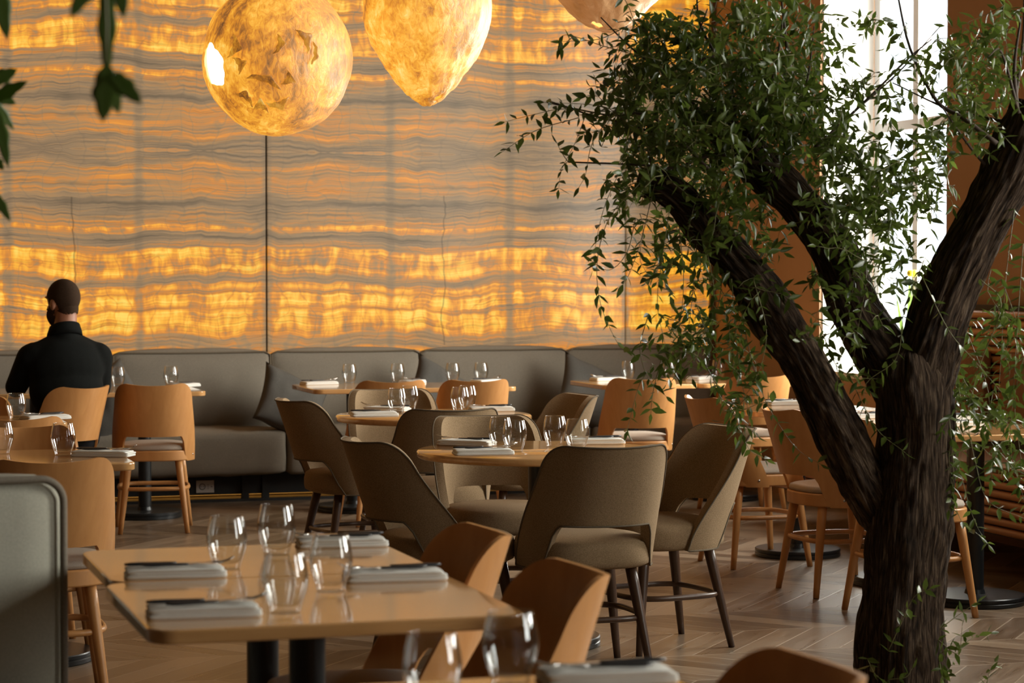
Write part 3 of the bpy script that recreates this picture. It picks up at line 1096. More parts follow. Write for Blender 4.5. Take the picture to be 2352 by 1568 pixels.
# px, py of the napkin centre, heading, cutlery flip, place phrase
naps = [
    (399, 1318, 3, 0, 'at the left rear seat of the foreground double table'),
    (472, 1412, 3, 0, 'at the left front seat of the foreground double table'),
    (772, 1247, 3, 1, 'at the right rear seat of the foreground double table'),
    (905, 1330, 3, 1, 'at the right front seat of the foreground double table'),
    (1345, 1556, 3, 1, 'on the table at the bottom edge'),
    (1109, 1043, 2, 0, 'at the near left seat of the front round table'),
    (1072, 1022, -30, 1, 'at the far left seat of the front round table'),
    (1372, 1018, 0, 1, 'at the right seat of the front round table'),
    (859, 955, 3, 0, 'at the near left seat of the rear round table'),
    (885, 943, -30, 1, 'at the far left seat of the rear round table'),
    (1135, 942, 2, 1, 'at the right seat of the rear round table'),
    (710, 878, 20, 0, 'at the left end of the middle double table'),
    (925, 880, 60, 1, 'in the centre of the middle double table'),
    (1155, 873, 40, 0, 'at the right end of the middle double table'),
    (1342, 865, 20, 1, 'at the left end of the right-hand double table'),
    (1558, 864, 50, 0, 'in the centre of the right-hand double table'),
    (441, 884, 50, 1, 'on the back table behind the fully visible chair'),
    (232, 1047, -20, 0, 'on the corner of the front left side table'),
    (105, 962, 30, 1, 'on the rear left side table'),
    (1795, 928, 10, 0, 'on the side table behind the leaning branch'),
    (1985, 957, 5, 1, 'on the side table hidden behind the trunk'),
    (2200, 978, 5, 0, 'just right of the tree trunk'),
    (2312, 960, 8, 1, 'at the far right on the side table'),
]
for i, (x, y, a, fl, ph) in enumerate(naps):
    p = on_table(at(x, y, TH_), 0.085)
    a = R(a) - R(8)
    ex, ey = Vector((cos(a), sin(a), 0)), Vector((-sin(a), cos(a), 0))
    for _ in range(6):
        for g in GPOS:
            q = g - p
            qx, qy = q.dot(ex), q.dot(ey)
            ox, oy = 0.160 - abs(qx), 0.102 - abs(qy)
            if ox > 0 and oy > 0:
                if oy <= ox:
                    p = p - ey * math.copysign(oy + 0.002, qy)
                else:
                    p = p - ex * math.copysign(ox + 0.002, qx)
    place(NK, (p.x, p.y, TH_), a, 'folded white napkin ' + ph)
    fwd = pi if fl else 0
    n = Vector((-sin(a), cos(a), 0))
    zc = TH_ + 0.0215
    q = p + n * 0.022
    place(KN, (q.x, q.y, zc), a + fwd + R(4), 'black-handled knife on the napkin ' + ph, 'black-handled knives')
    q = p - n * 0.012 + Vector((cos(a + fwd), sin(a + fwd), 0)) * 0.03
    place(FK, (q.x, q.y, zc + 0.0005), a + fwd + R(9 if i % 2 else -3), 'fork on the napkin ' + ph, 'black-handled forks')

# ------------------------------------------------------------------ near sofa at the left edge
ns = thing('sofa', 'blurred grey sofa back with thick piping at the left edge', 'sofa', (0.56, 5.50, 0), R(6))
m = MB(); puff_box(m, 1.1, 0.16, 0.56, 0.055, 0.012, seed=3)
o = weld(m.build('back_cushion', GREYN, ns)); o.location = (-0.55, 0, 0.665)
m = MB(); rr = 0.055; pts = []
for xx in range(12):
    pts.append((-1.09 + xx * (1.09 - rr) / 12, -0.074, 0.945))
for k in range(0, 9):
    a = R(90 - 90 * k / 8); pts.append((-rr + rr * cos(a), -0.074, 0.945 - rr + rr * sin(a)))
for k in range(1, 12):
    pts.append((0.0, -0.074, 0.945 - rr - 0.45 * k / 11))
m.tube(pts, 0.009, 10); m.build('piping', GREYF, ns)
m = MB(); puff_box(m, 1.1, 0.55, 0.25, 0.05, 0.01); o = weld(m.build('seat_cushion', GREYN, ns)); o.location = (-0.55, -0.34, 0.33)
m = MB(); m.box(-1.08, -0.02, -0.6, 0.07, 0.0, 0.22); m.build('base', BLKB, ns, smooth=False)

# ------------------------------------------------------------------ slatted bench on the right wall
sb = thing('slatted_bench', 'bench of rounded wooden slats along the right wall', 'bench', (0, 0, 0))
def slat(u, z, v0, v1, r, name='slat'):
    m = MB()
    m.tube([(u, v0, z), (u, v0 + 0.01, z), (u, v1 - 0.01, z), (u, v1, z)], [r * 0.8, r, r, r * 0.8], 12, up=Vector((0, 0, 1)))
    m.build(name, SLATW, sb, auto=50)
for k in range(7):
    slat(5.36, 0.215 + 0.043 * k, 3.0, 12.3, 0.019)
m = MB(); m.box(5.37, 6.03, 3.0, 12.3, 0.19, 0.49); m.build('seat_box', BLKB, sb, smooth=False)
m = MB(); m.box(5.34, 5.92, 3.0, 12.28, 0.485, 0.52); m.build('seat_board', LEATH, sb, smooth=False, bevel=0.01)
for k in range(14):
    slat(5.95, 0.60 + 0.047 * k, 3.0, 11.35, 0.0205)
m = MB(); m.box(5.96, 6.035, 3.0, 11.35, 0.50, 1.26); m.build('back_board', BLKB, sb, smooth=False)
for a, b in ((3.2, 5.3), (5.5, 8.3), (8.5, 10.62), (10.80, 11.34)):
    m = MB(); m.box(5.875, 5.925, a, b, 0.60, 1.02); m.build('back_pad', LEATH, sb, bevel=0.012, seg=3)

# ------------------------------------------------------------------ pendant lamps
def blob_lamp(name, label, cx, cy, Z, rx, rz, mat, glow, hole, taper=0.0, holesize=0.2, seed=1, gmat=None, crump=0.02):
    c = atZ(cx, cy, Z)
    t = thing(name, label, 'lamp', c, -TH, 'fibre pendant lamps')
    NU_, NV_ = 110, 74
    hv = Vector(hole).normalized()
    Q = hv.to_track_quat('Z', 'Y').to_matrix()
    m = MB(); pts = []
    for j in range(NV_ + 1):
        for i in range(NU_):
            ph = 2 * pi * i / NU_
            hs = holesize * (1 + 0.10 * sin(ph * 2 + seed) + 0.05 * sin(ph * 5) + 0.02 * sin(ph * 11))
            th = hs + (pi - hs) * (j / NV_)
            d = Q @ Vector((sin(th) * cos(ph), sin(th) * sin(ph), cos(th)))
            k = 1 + crump * noise.fractal(d * 2.2 + Vector((seed, 0, 0)), 0.8, 2.1, 4)
            w = 1.0
            if d.z < 0:
                w = 1 - taper * (-d.z) ** 2.2 * 0.55
            pts.append(Vector((d.x * rx * w, d.y * rx * w, d.z * rz)) * k)
    m.quadgrid(pts, NU_, NV_ + 1, wrapu=True, flip=True)
    sh = weld(m.build('shade', mat, t))
    md = sh.modifiers.new('thick', 'SOLIDIFY'); md.thickness = 0.006; md.offset = -1
    m = MB(); pts = []
    for j in range(25):
        th = pi * j / 24
        for i in range(32):
            ph = 2 * pi * i / 32
            w = 1 - (taper * max(0, -cos(th)) ** 2.2 * 0.55)
            pts.append((sin(th) * cos(ph) * rx * 0.94 * w, sin(th) * sin(ph) * rx * 0.94 * w, cos(th) * rz * 0.94))
    m.quadgrid(pts, 32, 25, wrapu=True, flip=True)
    weld(m.build('light_source', gmat or GLOW, t))
    m = MB(); m.tube([(0, 0, rz * 0.97), (0, 0, 4.7 - c.z)], 0.004, 6)
    m.build('cord', BLACK, t)
    return t


la = blob_lamp('pendant_lamp', 'large round glowing pendant lamp with a bright white opening', 637, 134, 10.0, 0.322, 0.333, LAMPA, GLOW, (-0.80, -0.53, -0.13), holesize=0.285, seed=3, crump=0.02)
lb_ = blob_lamp('pendant_lamp', 'drop-shaped glowing pendant lamp with a tapering lower end', 982, 10, 10.3, 0.283, 0.445, LAMPB, GLOW, (0.25, -0.2, -0.95), taper=0.75, holesize=0.10, seed=9, gmat=GLOWW, crump=0.05)
lc_ = blob_lamp('pendant_lamp', 'dim peach pendant lamp half hidden by leaves at the top edge', 1400, -95, 10.6, 0.31, 0.345, LAMPC, GLOWW, (-0.30, -0.30, -0.93), taper=0.8, holesize=0.13, seed=14, gmat=GLOWW, crump=0.05)
# torn flaps on the big lamp
rnd = random.Random(4)
flaps = [(548, 120, 40, 105), (560, 165, 30, 70), (650, 118, 34, 100), (706, 112, 44, 62), (728, 135, 38, 95), (668, 190, 26, 115), (622, 205, 60, 20), (650, 238, 40, 165), (575, 240, 34, 35), (612, 262, 26, 10)]
c0 = atZ(637, 134, 10.0)
for fx, fy, ln, an in flaps:
    s_ = 530.0
    dx, dz = (fx - 637) / s_, -(fy - 134) / s_
    if dx * dx + dz * dz > 0.09:
        continue
    m = MB(); pts = []
    L, a_ = ln * 1.35 / s_, R(an)
    for i in range(9):
        t = i / 8 - 0.5
        bow = 0.010 * (1 - (2 * t) ** 2) + 0.003 * sin(t * 17 + fx)
        px = dx + cos(a_) * L * t + sin(a_) * bow
        pz = dz - sin(a_) * L * t + cos(a_) * bow
        wv = (0.026 + 0.010 * sin(fx)) * (1 - (2 * t) ** 2) * (1 + 0.25 * sin(t * 9 + fx)) + 0.002 + 0.002 * sin(t * 23 + fy)
        for j in range(4):
            q = j / 3
            qx, qz = px + sin(a_) * wv * q, pz + cos(a_) * wv * q
            yy = -sqrt(max(0.0004, 0.322 ** 2 - qx * qx - (qz * 0.97) ** 2)) - 0.005 - 0.016 * q * (1 - (2 * t) ** 2)
            pts.append((qx, yy, qz))
    m.quadgrid(pts, 4, 9)
    o = m.build('torn_flap', LAMPD, la)
    md = o.modifiers.new('thick', 'SOLIDIFY'); md.thickness = 0.003


# ------------------------------------------------------------------ man
def capsule(mb, a, b, r0, r1, n=18, fl=1.0, up=None):
    a, b = Vector(a), Vector(b)
    d = b - a
    L = d.length
    d = d.normalized()
    pts, rad = [], []
    for k in range(6):
        t = -cos(k * pi / 2 / 5); pts.append(a + d * r0 * t); rad.append(max(0.001, r0 * sqrt(max(0, 1 - t * t))))
    for k in range(1, 6):
        t = sin(k * pi / 2 / 5); pts.append(b + d * r1 * t); rad.append(max(0.001, r1 * sqrt(max(0, 1 - t * t))))
    mb.tube(pts, rad, n, squash=fl, up=up)


def ellip(mb, c, rx, ry, rz, n=24, rot=None):
    pts = []
    for j in range(n + 1):
        th = pi * j / n
        for i in range(n):
            ph = 2 * pi * i / n
            q = Vector((rx * sin(th) * cos(ph), ry * sin(th) * sin(ph), rz * cos(th)))
            if rot:
                q = rot @ q
            pts.append(Vector(c) + q)
    mb.quadgrid(pts, n, n + 1, wrapu=True, flip=True)


def remesh(o, vox, sm=8):
    md = o.modifiers.new('remesh', 'REMESH'); md.mode = 'VOXEL'; md.voxel_size = vox; md.use_smooth_shade = True
    md = o.modifiers.new('smooth', 'SMOOTH'); md.iterations = sm; md.factor = 0.5
    return o


# local frame: faces +y, origin on the floor under the seat
man = thing('person', 'seated man in a black shirt with short dark hair, seen from behind', 'person', (1.335, 12.60, 0), R(12))
HY = R(27)  # head turned to his left
HR = Matrix.Rotation(HY, 3, 'Z') @ Matrix.Rotation(R(-6), 3, 'X')
HCn = Vector((0.0, 0.055, 1.265))
def hp(x, y, z):
    return HCn + HR @ Vector((x, y, z))
m = MB()
ellip(m, hp(0, -0.012, 0.030), 0.077, 0.098, 0.098, rot=HR)
ellip(m, hp(0, 0.028, -0.045), 0.060, 0.066, 0.082, rot=HR)
capsule(m, hp(0, 0.088, 0.005), hp(0, 0.106, -0.022), 0.010, 0.014)
ellip(m, hp(0, 0.080, 0.042), 0.050, 0.016, 0.010, rot=HR)
ellip(m, hp(0, 0.078, -0.100), 0.022, 0.018, 0.016, rot=HR)
ellip(m, hp(0, 0.090, -0.062), 0.024, 0.010, 0.008, rot=HR)
for s_ in (1, -1):
    ellip(m, hp(s_ * 0.080, -0.004, -0.012), 0.010, 0.018, 0.031, rot=HR)
capsule(m, (0, 0.02, 1.04), hp(0, -0.022, -0.06), 0.066, 0.062)
ellip(m, (0, 0.0, 0.90), 0.18, 0.115, 0.17)
ellip(m, (0, -0.01, 0.68), 0.155, 0.115, 0.20)
SH = {1: Vector((0.185, 0.0, 0.985)), -1: Vector((-0.185, 0.03, 0.985))}
EL = {1: Vector((0.235, 0.13, 0.80)), -1: Vector((-0.225, 0.16, 0.815))}
WR = {1: Vector((0.06, 0.40, 0.79)), -1: Vector((-0.15, 0.42, 0.80))}
for s_ in (1, -1):
    capsule(m, SH[s_], EL[s_], 0.05, 0.04)
    capsule(m, EL[s_], WR[s_], 0.04, 0.027)
    d_ = (WR[s_] - EL[s_]).normalized()
    side = d_.cross(Vector((0, 0, 1))).normalized()
    pc = WR[s_] + d_ * 0.05
    capsule(m, WR[s_] + d_ * 0.01, WR[s_] + d_ * 0.085, 0.030, 0.036, fl=0.45, up=Vector((0, 0, 1)))
    for f_, (of, ln) in enumerate(((-0.028, 0.062), (-0.010, 0.074), (0.009, 0.070), (0.027, 0.055))):
        b0 = WR[s_] + d_ * 0.09 + side * of
        b1 = b0 + d_ * ln * 0.5 + Vector((0, 0, -0.006))
        b2 = b1 + d_ * ln * 0.45 + Vector((0, 0, -0.016))
        capsule(m, b0, b1, 0.0088, 0.0082, 10); capsule(m, b1, b2, 0.0082, 0.007, 10)
    t0 = WR[s_] + d_ * 0.03 + side * (-s_ * 0.03)
    capsule(m, t0, t0 + d_ * 0.05 + side * (-s_ * 0.022), 0.011, 0.009, 10)
for s_ in (1, -1):
    capsule(m, (s_ * 0.09, 0.0, 0.54), (s_ * 0.11, 0.40, 0.55), 0.085, 0.06)
    capsule(m, (s_ * 0.11, 0.42, 0.53), (s_ * 0.12, 0.40, 0.10), 0.052, 0.038)
    capsule(m, (s_ * 0.12, 0.38, 0.045), (s_ * 0.13, 0.56, 0.04), 0.036, 0.034)
remesh(m.build('body', SKIN, man), 0.0075, 4)
# shirt
m = MB()
ellip(m, (0, -0.005, 0.93), 0.215, 0.135, 0.17)
ellip(m, (0, -0.010, 0.80), 0.205, 0.140, 0.18)
ellip(m, (0, -0.015, 0.64), 0.180, 0.140, 0.17)
capsule(m, (-0.17, 0.02, 0.985), (0.17, -0.005, 0.985), 0.075, 0.075)
for s_ in (1, -1):
    capsule(m, (s_ * 0.04, 0.0, 1.06), (s_ * 0.16, 0.0, 0.995), 0.055, 0.065)
capsule(m, (0, 0.0, 1.02), (0, 0.015, 1.10), 0.10, 0.078)
for s_ in (1, -1):
    capsule(m, SH[s_] + Vector((0, 0, -0.01)), EL[s_], 0.076, 0.062)
    capsule(m, EL[s_], EL[s_] + (WR[s_] - EL[s_]) * 0.93, 0.060, 0.042)
sh_ = remesh(m.build('shirt', SHIRT, man), 0.011, 8)
m = MB(); pts = []
for j, (rr_, zz) in enumerate(((0.082, 1.085), (0.078, 1.110), (0.073, 1.140), (0.080, 1.142), (0.092, 1.105), (0.096, 1.080))):
    for k in range(28):
        a_ = 2 * pi * k / 28
        pts.append((rr_ * cos(a_) * 1.02, 0.018 + rr_ * sin(a_) * 0.98, zz - 0.030 * sin(a_)))
m.quadgrid(pts, 28, 6, wrapu=True, wrapv=True)
m.build('collar', SHIRT, man)
m = MB()
for s_ in (1, -1):
    capsule(m, (s_ * 0.09, -0.01, 0.55), (s_ * 0.11, 0.40, 0.555), 0.095, 0.072)
    capsule(m, (s_ * 0.11, 0.42, 0.54), (s_ * 0.12, 0.40, 0.10), 0.066, 0.058)
remesh(m.build('trousers', TROUS, man), 0.012, 4)
# short hair with a beard
m = MB()
ellip(m, hp(0, -0.014, 0.032), 0.0795, 0.1000, 0.1000, 64, rot=HR)
ellip(m, hp(0, -0.028, -0.026), 0.0600, 0.0700, 0.085, 64, rot=HR)
cut = []
o = m.build('hair', HAIR, man)
bm = bmesh.new(); bm.from_mesh(o.data)
inv = HR.transposed()
kill = []
for f in bm.faces:
    q = inv @ (f.calc_center_median() - HCn)
    n_ = noise.noise(q * 60) * 0.012 + noise.noise(q * 200) * 0.008
    if (q.y > 0.058 + n_ and q.z < 0.088) or (q.y > 0.030 + n_ and q.z < 0.03) or (q.y > -0.030 + n_ and q.z < -0.012) or q.z < -0.064 + n_:
        kill.append(f)
bmesh.ops.delete(bm, geom=kill, context='FACES')
bm.to_mesh(o.data); bm.free()
m = MB()
ellip(m, hp(0, 0.030, -0.050), 0.0655, 0.073, 0.086, 48, rot=HR)
o = m.build('beard', HAIR, man)
bm = bmesh.new(); bm.from_mesh(o.data); kill = []
for f in bm.faces:
    q = inv @ (f.calc_center_median() - HCn)
    if q.z > 0.02 - max(0, q.y - 0.022) * 1.5 + noise.noise(q * 90) * 0.008 or q.y < 0.006 + noise.noise(q * 70) * 0.01:
        kill.append(f)
bmesh.ops.delete(bm, geom=kill, context='FACES'); bm.to_mesh(o.data); bm.free()
m = MB()
for s_ in (1, -1):
    ellip(m, (s_ * 0.125, 0.47, 0.05), 0.045, 0.135, 0.045)
m.build('shoes', BLKB, man)

# ------------------------------------------------------------------ tree
tree = thing('tree', 'gnarled tree with three limbs and hanging small-leaved foliage', 'tree', atZ(2075, 1665, 7.3) * 1.0, 0)
T0 = Vector(tree.location); T0.z = 0; tree.location = T0


def crv(pts, n):
    """Catmull-Rom through (vector, radius)"""
    P = [p for p, r in pts]; Rr = [r for p, r in pts]
    P = [P[0] * 2 - P[1]] + P + [P[-1] * 2 - P[-2]]
    Rr = [Rr[0]] + Rr + [Rr[-1]]
    out = []
    for i in range(1, len(P) - 2):
        for k in range(n):
            t = k / n
            a, b, c, d = P[i - 1], P[i], P[i + 1], P[i + 2]
            q = 0.5 * ((2 * b) + (c - a) * t + (2 * a - 5 * b + 4 * c - d) * t * t + (3 * b - a - 3 * c + d) * t ** 3)
            out.append((q, Rr[i] + (Rr[i + 1] - Rr[i]) * t))
    out.append((P[-2], Rr[-2]))
    return out


def limb(name, path, Z, amp=0.010, nring=96, seed=0, step=10):
    pts = []
    for q in path:
        x, y, r = q[:3]
        z = Z + (q[3] if len(q) > 3 else 0)
        s_ = FPX / z
        pts.append((atZ(x, y, z) - T0, r / s_))
    pts = crv(pts, step)
    m = MB(); m.uv = []
    prev, out, L, rs = None, [], 0.0, pts[0][1]
    for i, (c, r) in enumerate(pts):
        t = (pts[min(i + 1, len(pts) - 1)][0] - pts[max(i - 1, 0)][0]).normalized()
        if prev is None:
            a = (Vector((0, 1, 0)) - t * t.y).normalized()
        else:
            a = (prev - t * prev.dot(t)).normalized()
        prev = a
        b = t.cross(a)
        if i:
            L += (c - pts[i - 1][0]).length
        for k in range(nring + 1):
            w = 2 * pi * (k % nring) / nring
            d = a * cos(w) + b * sin(w)
            ridge = noise.noise(Vector((cos(w) * 5.0, sin(w) * 5.0, L * 6.5 + seed)))
            rid2 = noise.noise(Vector((cos(w) * 13, sin(w) * 13, L * 17 + seed * 2)))
            big = noise.noise(Vector((cos(w) * 1.1, sin(w) * 1.1, L * 4.0 + seed * 3)))
            rr = r + amp * (ridge * 0.9 + rid2 * 0.75) + r * 0.15 * big
            out.append(c + d * rr)
            m.uv.append((w * max(rs, 0.05), L))
    m.quadgrid(out, nring + 1, len(pts))
    n = nring + 1
    for base in (0, (len(pts) - 1) * n):
        m.v.append(tuple(pts[0 if base == 0 else -1][0])); m.uv.append((0, L))
        ci = len(m.v) - 1
        for k in range(nring):
            m.f.append((ci, base + k, base + k + 1) if base else (ci, base + k + 1, base + k))
    return m.build(name, BARK, tree)


limb('trunk', [(2074, 1667, 118), (2072, 1600, 104), (2070, 1500, 98), (2078, 1380, 95), (2086, 1250, 93), (2094, 1120, 87), (2100, 1000, 86), (2096, 920, 92), (2092, 860, 96), (2090, 815, 70), (2090, 790, 20)], 7.3, seed=1, amp=0.013)
limb('limb', [(2085, 1300, 12, 0.10), (2058, 1240, 34, 0.10), (2024, 1180, 50, 0.07), (1975, 1090, 56, 0.03), (1925, 990, 55), (1880, 900, 52), (1832, 810, 50), (1780, 730, 56), (1735, 655, 50), (1680, 590, 44), (1625, 530, 42), (1575, 470, 40), (1525, 432, 36), (1482, 420, 33), (1463, 415, 26)], 7.25, seed=5)
limb('limb', [(2085, 930, 60), (2055, 860, 70), (2005, 780, 62), (1960, 700, 56), (1935, 620, 52), (1898, 550, 50), (1835, 465, 47), (1760, 395, 46), (1700, 335, 42), (1650, 285, 34)], 7.35, seed=9)
limb('limb', [(2095, 930, 60), (2118, 860, 74), (2148, 760, 68), (2185, 665, 64), (2228, 570, 60), (2275, 480, 60), (2318, 400, 62), (2350, 320, 66), (2375, 240, 50)], 7.3, seed=13)

rnd = random.Random(11)
LV, LF, LN = [], [], 0


def add_leaf(base, dirn, ln, wd, nrm):
    global LN
    d = dirn.normalized()
    s_ = d.cross(nrm)
    if s_.length < 1e-3:
        s_ = d.cross(Vector((1, 0, 0.3)))
    s_.normalize()
    n_ = s_.cross(d)
    curl = rnd.uniform(-0.10, 0.28)
    o = len(LV)
    ts = (0.0, 0.12, 0.36, 0.66, 1.0)
    ws = (0.02, 0.45, 1.0, 0.72, 0.0)
    for t, w in zip(ts, ws):
        c = base + d * (ln * t) - n_ * (curl * ln * t * t)
        LV.append(c + s_ * (wd * w * 0.5) + n_ * (wd * 0.16 * w))
        LV.append(c)
        LV.append(c - s_ * (wd * w * 0.5) + n_ * (wd * 0.16 * w))
    for k in range(4):
        a = o + 3 * k
        LF.append((a, a + 1, a + 4, a + 3)); LF.append((a + 1, a + 2, a + 5, a + 4))
    LN += 1


TW = MB()   # woody twigs
GS = MB()   # green hanging stems


def rv():
    return Vector((rnd.gauss(0, 1), rnd.gauss(0, 1), rnd.gauss(0, 1)))


def stem(pts, gap=0.024, ln=0.048, mb=None, r=0.0016, side=1.0, skip=0.0):
    """stem with paired leaves"""
    mb = mb or GS
    mb.tube(pts, [r * (1 - 0.6 * i / (len(pts) - 1)) for i in range(len(pts))], 4)
    acc, k = 0.0, 0
    for a, b in zip(pts[:-1], pts[1:]):
        d = b - a
        L = d.length
        d.normalize()
        while acc < L:
            p = a + d * acc
            if rnd.random() > skip:
                ref = rv().normalized()
                q = (ref - d * ref.dot(d)).normalized()
                for sg in (1, -1):
                    if rnd.random() < 0.14:
                        continue
                    ld = q * sg + d * rnd.uniform(0.15, 0.8) + rv() * 0.18 + Vector((0, 0, -0.12))
                    l_ = ln * rnd.uniform(0.62, 1.15)
                    add_leaf(p, ld, l_, l_ * rnd.uniform(0.30, 0.44), rv() + Vector((0, 0, 1.2)))
            acc += gap * rnd.uniform(0.8, 1.25)
            k += 1
        acc -= L
    # end leaf
    add_leaf(pts[-1], (pts[-1] - pts[-2]), ln * 0.8, ln * 0.26, rv())


def px_path(px, Z, dz=0.0):
    n = len(px)
    P = [(atZ(x, y, Z + dz * i / max(1, n - 1)) - T0, 0) for i, (x, y) in enumerate(px)]
    return [p for p, _ in crv(P, 5)]


def droop(p, d, L, n=9, g=0.5, jit=0.35):
    pts = [p.copy()]
    d = d.normalized()
    for i in range(n):
        d = (d + Vector((0, 0, -g * 2.2 / n)) + rv() * (jit / n * 1.3)).normalized()
        p = p + d * (L / n)
        pts.append(p.copy())
    return pts


# woody twigs rising from the limbs (pixel paths)
twigs = [([(1790, 380), (1720, 370), (1640, 355), (1550, 385), (1460, 378), (1305, 372)], 7.2, 5), ([(1620, 330), (1520, 310), (1440, 285), (1350, 262), (1262, 232)], 7.3, 4),
         ([(1640, 400), (1500, 270), (1400, 265), (1255, 235)], 7.1, 4), ([(1800, 380), (1830, 260), (1810, 130), (1795, 0)], 7.3, 7), ([(1830, 260), (1855, 180), (1870, 60)], 7.35, 4),
         ([(1730, 330), (1780, 160), (1800, 30)], 7.2, 5), ([(1690, 330), (1680, 200), (1610, 60), (1600, -30)], 7.4, 5), ([(1640, 130), (1590, 130), (1625, 20)], 7.3, 4),
         ([(1870, 340), (1990, 230), (2080, 140), (2140, 90)], 7.3, 4), ([(2290, 330), (2210, 270), (2150, 230), (2090, 110), (2060, -20)], 7.2, 6), ([(2300, 420), (2230, 340), (2160, 240)], 7.3, 5),
         ([(2335, 250), (2330, 150), (2345, 40)], 7.2, 6), ([(2340, 260), (2300, 120), (2270, 130)], 7.15, 4), ([(1500, 400), (1490, 340), (1500, 330)], 7.25, 4), ([(2330, 240), (2350, 90), (2352, -20)], 7.4, 5),
         ([(1980, 240), (2060, 170), (2160, 60)], 7.4, 3), ([(1640, 300), (1560, 200), (1450, 110), (1380, 40)], 7.3, 4), ([(2310, 280), (2180, 250), (2050, 190)], 7.35, 4)]
tips = []
for px, Z, r in twigs:
    p = px_path(px, Z, rnd.uniform(-0.15, 0.15))
    TW.tube(p, [r / 726 * (1 - 0.65 * i / (len(p) - 1)) for i in range(len(p))], 6)
    tips += p[len(p) // 3:]

# signature hanging strands: pixel polyline, depth
strands = [
    [(1440, 60), (1375, 90), (1290, 95)], [(1520, 140), (1400, 110), (1300, 80), (1285, 110)], [(1400, 265), (1300, 250), (1230, 262), (1160, 280)], [(1330, 270), (1230, 300), (1155, 348)],
    [(1345, 265), (1320, 330), (1290, 390), (1283, 435)], [(1400, 270), (1360, 330), (1345, 400), (1330, 430)], [(1305, 372), (1290, 350), (1280, 330)], [(1450, 290), (1400, 250), (1350, 240), (1250, 235)],
    [(1420, 400), (1390, 470), (1372, 540), (1360, 620)], [(1470, 420), (1400, 500), (1372, 600), (1380, 700), (1420, 790), (1440, 805)], [(1460, 500), (1440, 580), (1400, 620), (1360, 600)],
    [(1500, 440), (1470, 560), (1440, 640), (1420, 660)], [(1540, 470), (1520, 600), (1510, 700), (1530, 800)], [(1560, 520), (1570, 640), (1560, 740), (1520, 850)], [(1600, 560), (1590, 680), (1580, 760), (1560, 830)],
    [(1620, 560), (1640, 680), (1610, 780), (1560, 800)], [(1660, 620), (1650, 700), (1620, 760), (1540, 760), (1480, 790)], [(1490, 720), (1470, 800), (1490, 870), (1530, 910)], [(1500, 840), (1470, 880), (1450, 950), (1440, 990)],
    [(1520, 820), (1500, 900), (1495, 950)], [(1640, 760), (1620, 830), (1660, 900), (1700, 960), (1740, 1000)], [(1680, 640), (1690, 760), (1700, 860), (1720, 960), (1700, 1010)], [(1700, 700), (1720, 800), (1750, 900), (1780, 960), (1830, 1030), (1885, 1066)],
    [(1660, 800), (1640, 880), (1690, 960), (1720, 1030), (1760, 1055)], [(1730, 640), (1760, 760), (1740, 860), (1690, 940)], [(1600, 700), (1640, 800), (1690, 850), (1730, 880)], [(1760, 590), (1700, 700), (1680, 830)],
    [(1900, 500), (1960, 620), (1950, 720), (1980, 800)], [(1960, 500), (1990, 620), (1970, 760), (1960, 860), (2000, 900)], [(2060, 500), (2020, 640), (2040, 740)], [(2140, 560), (2080, 700), (2060, 820), (1990, 880), (1990, 950)],
    [(2140, 480), (2120, 600), (2090, 680)], [(1880, 740), (1930, 850), (2020, 870), (2090, 860)], [(1950, 860), (2010, 980), (2080, 1040)], [(2120, 640), (2180, 760), (2240, 830), (2300, 900)], [(2160, 600), (2220, 760), (2270, 900), (2260, 1000)],
    [(2330, 480), (2310, 640), (2300, 800), (2290, 960)], [(2350, 560), (2340, 700), (2330, 860), (2320, 1000)], [(2250, 640), (2300, 700), (2250, 840), (2220, 960), (2200, 1100)], [(2200, 900), (2190, 1000), (2215, 1120), (2240, 1200), (2270, 1250)],
    [(2220, 960), (2240, 1060), (2270, 1150), (2352, 1190)], [(2280, 900), (2270, 1000), (2330, 1080), (2360, 1180)], [(2352, 820), (2330, 920), (2345, 1060), (2340, 1120)], [(2180, 960), (2190, 1080), (2180, 1170)], [(2300, 640), (2340, 760), (2352, 900)],
    [(2200, 880), (2210, 960), (2180, 1040), (2200, 1180), (2250, 1230)],
    # sprigs low on the trunk
    [(2040, 1495), (2070, 1430), (2100, 1370), (2135, 1352)], [(1992, 1512), (2008, 1545), (2025, 1560)], [(2040, 1560), (2080, 1555), (2095, 1535)], [(2160, 1445), (2190, 1420), (2245, 1382)], [(2160, 1500), (2210, 1480), (2240, 1462), (2275, 1455)],
    [(2155, 1470), (2200, 1500), (2210, 1440)], [(2170, 1568), (2180, 1535), (2188, 1525)], [(2265, 1580), (2272, 1545), (2285, 1520)], [(2158, 1520), (2165, 1560)],
]
for k, px in enumerate(strands):
    Z = 7.1 + rnd.uniform(-0.15, 0.25)
    if k >= len(strands) - 9:
        Z = 7.05
    stem(px_path(px, Z, rnd.uniform(-0.1, 0.1)), gap=0.030, ln=0.046)
NSIG = LN
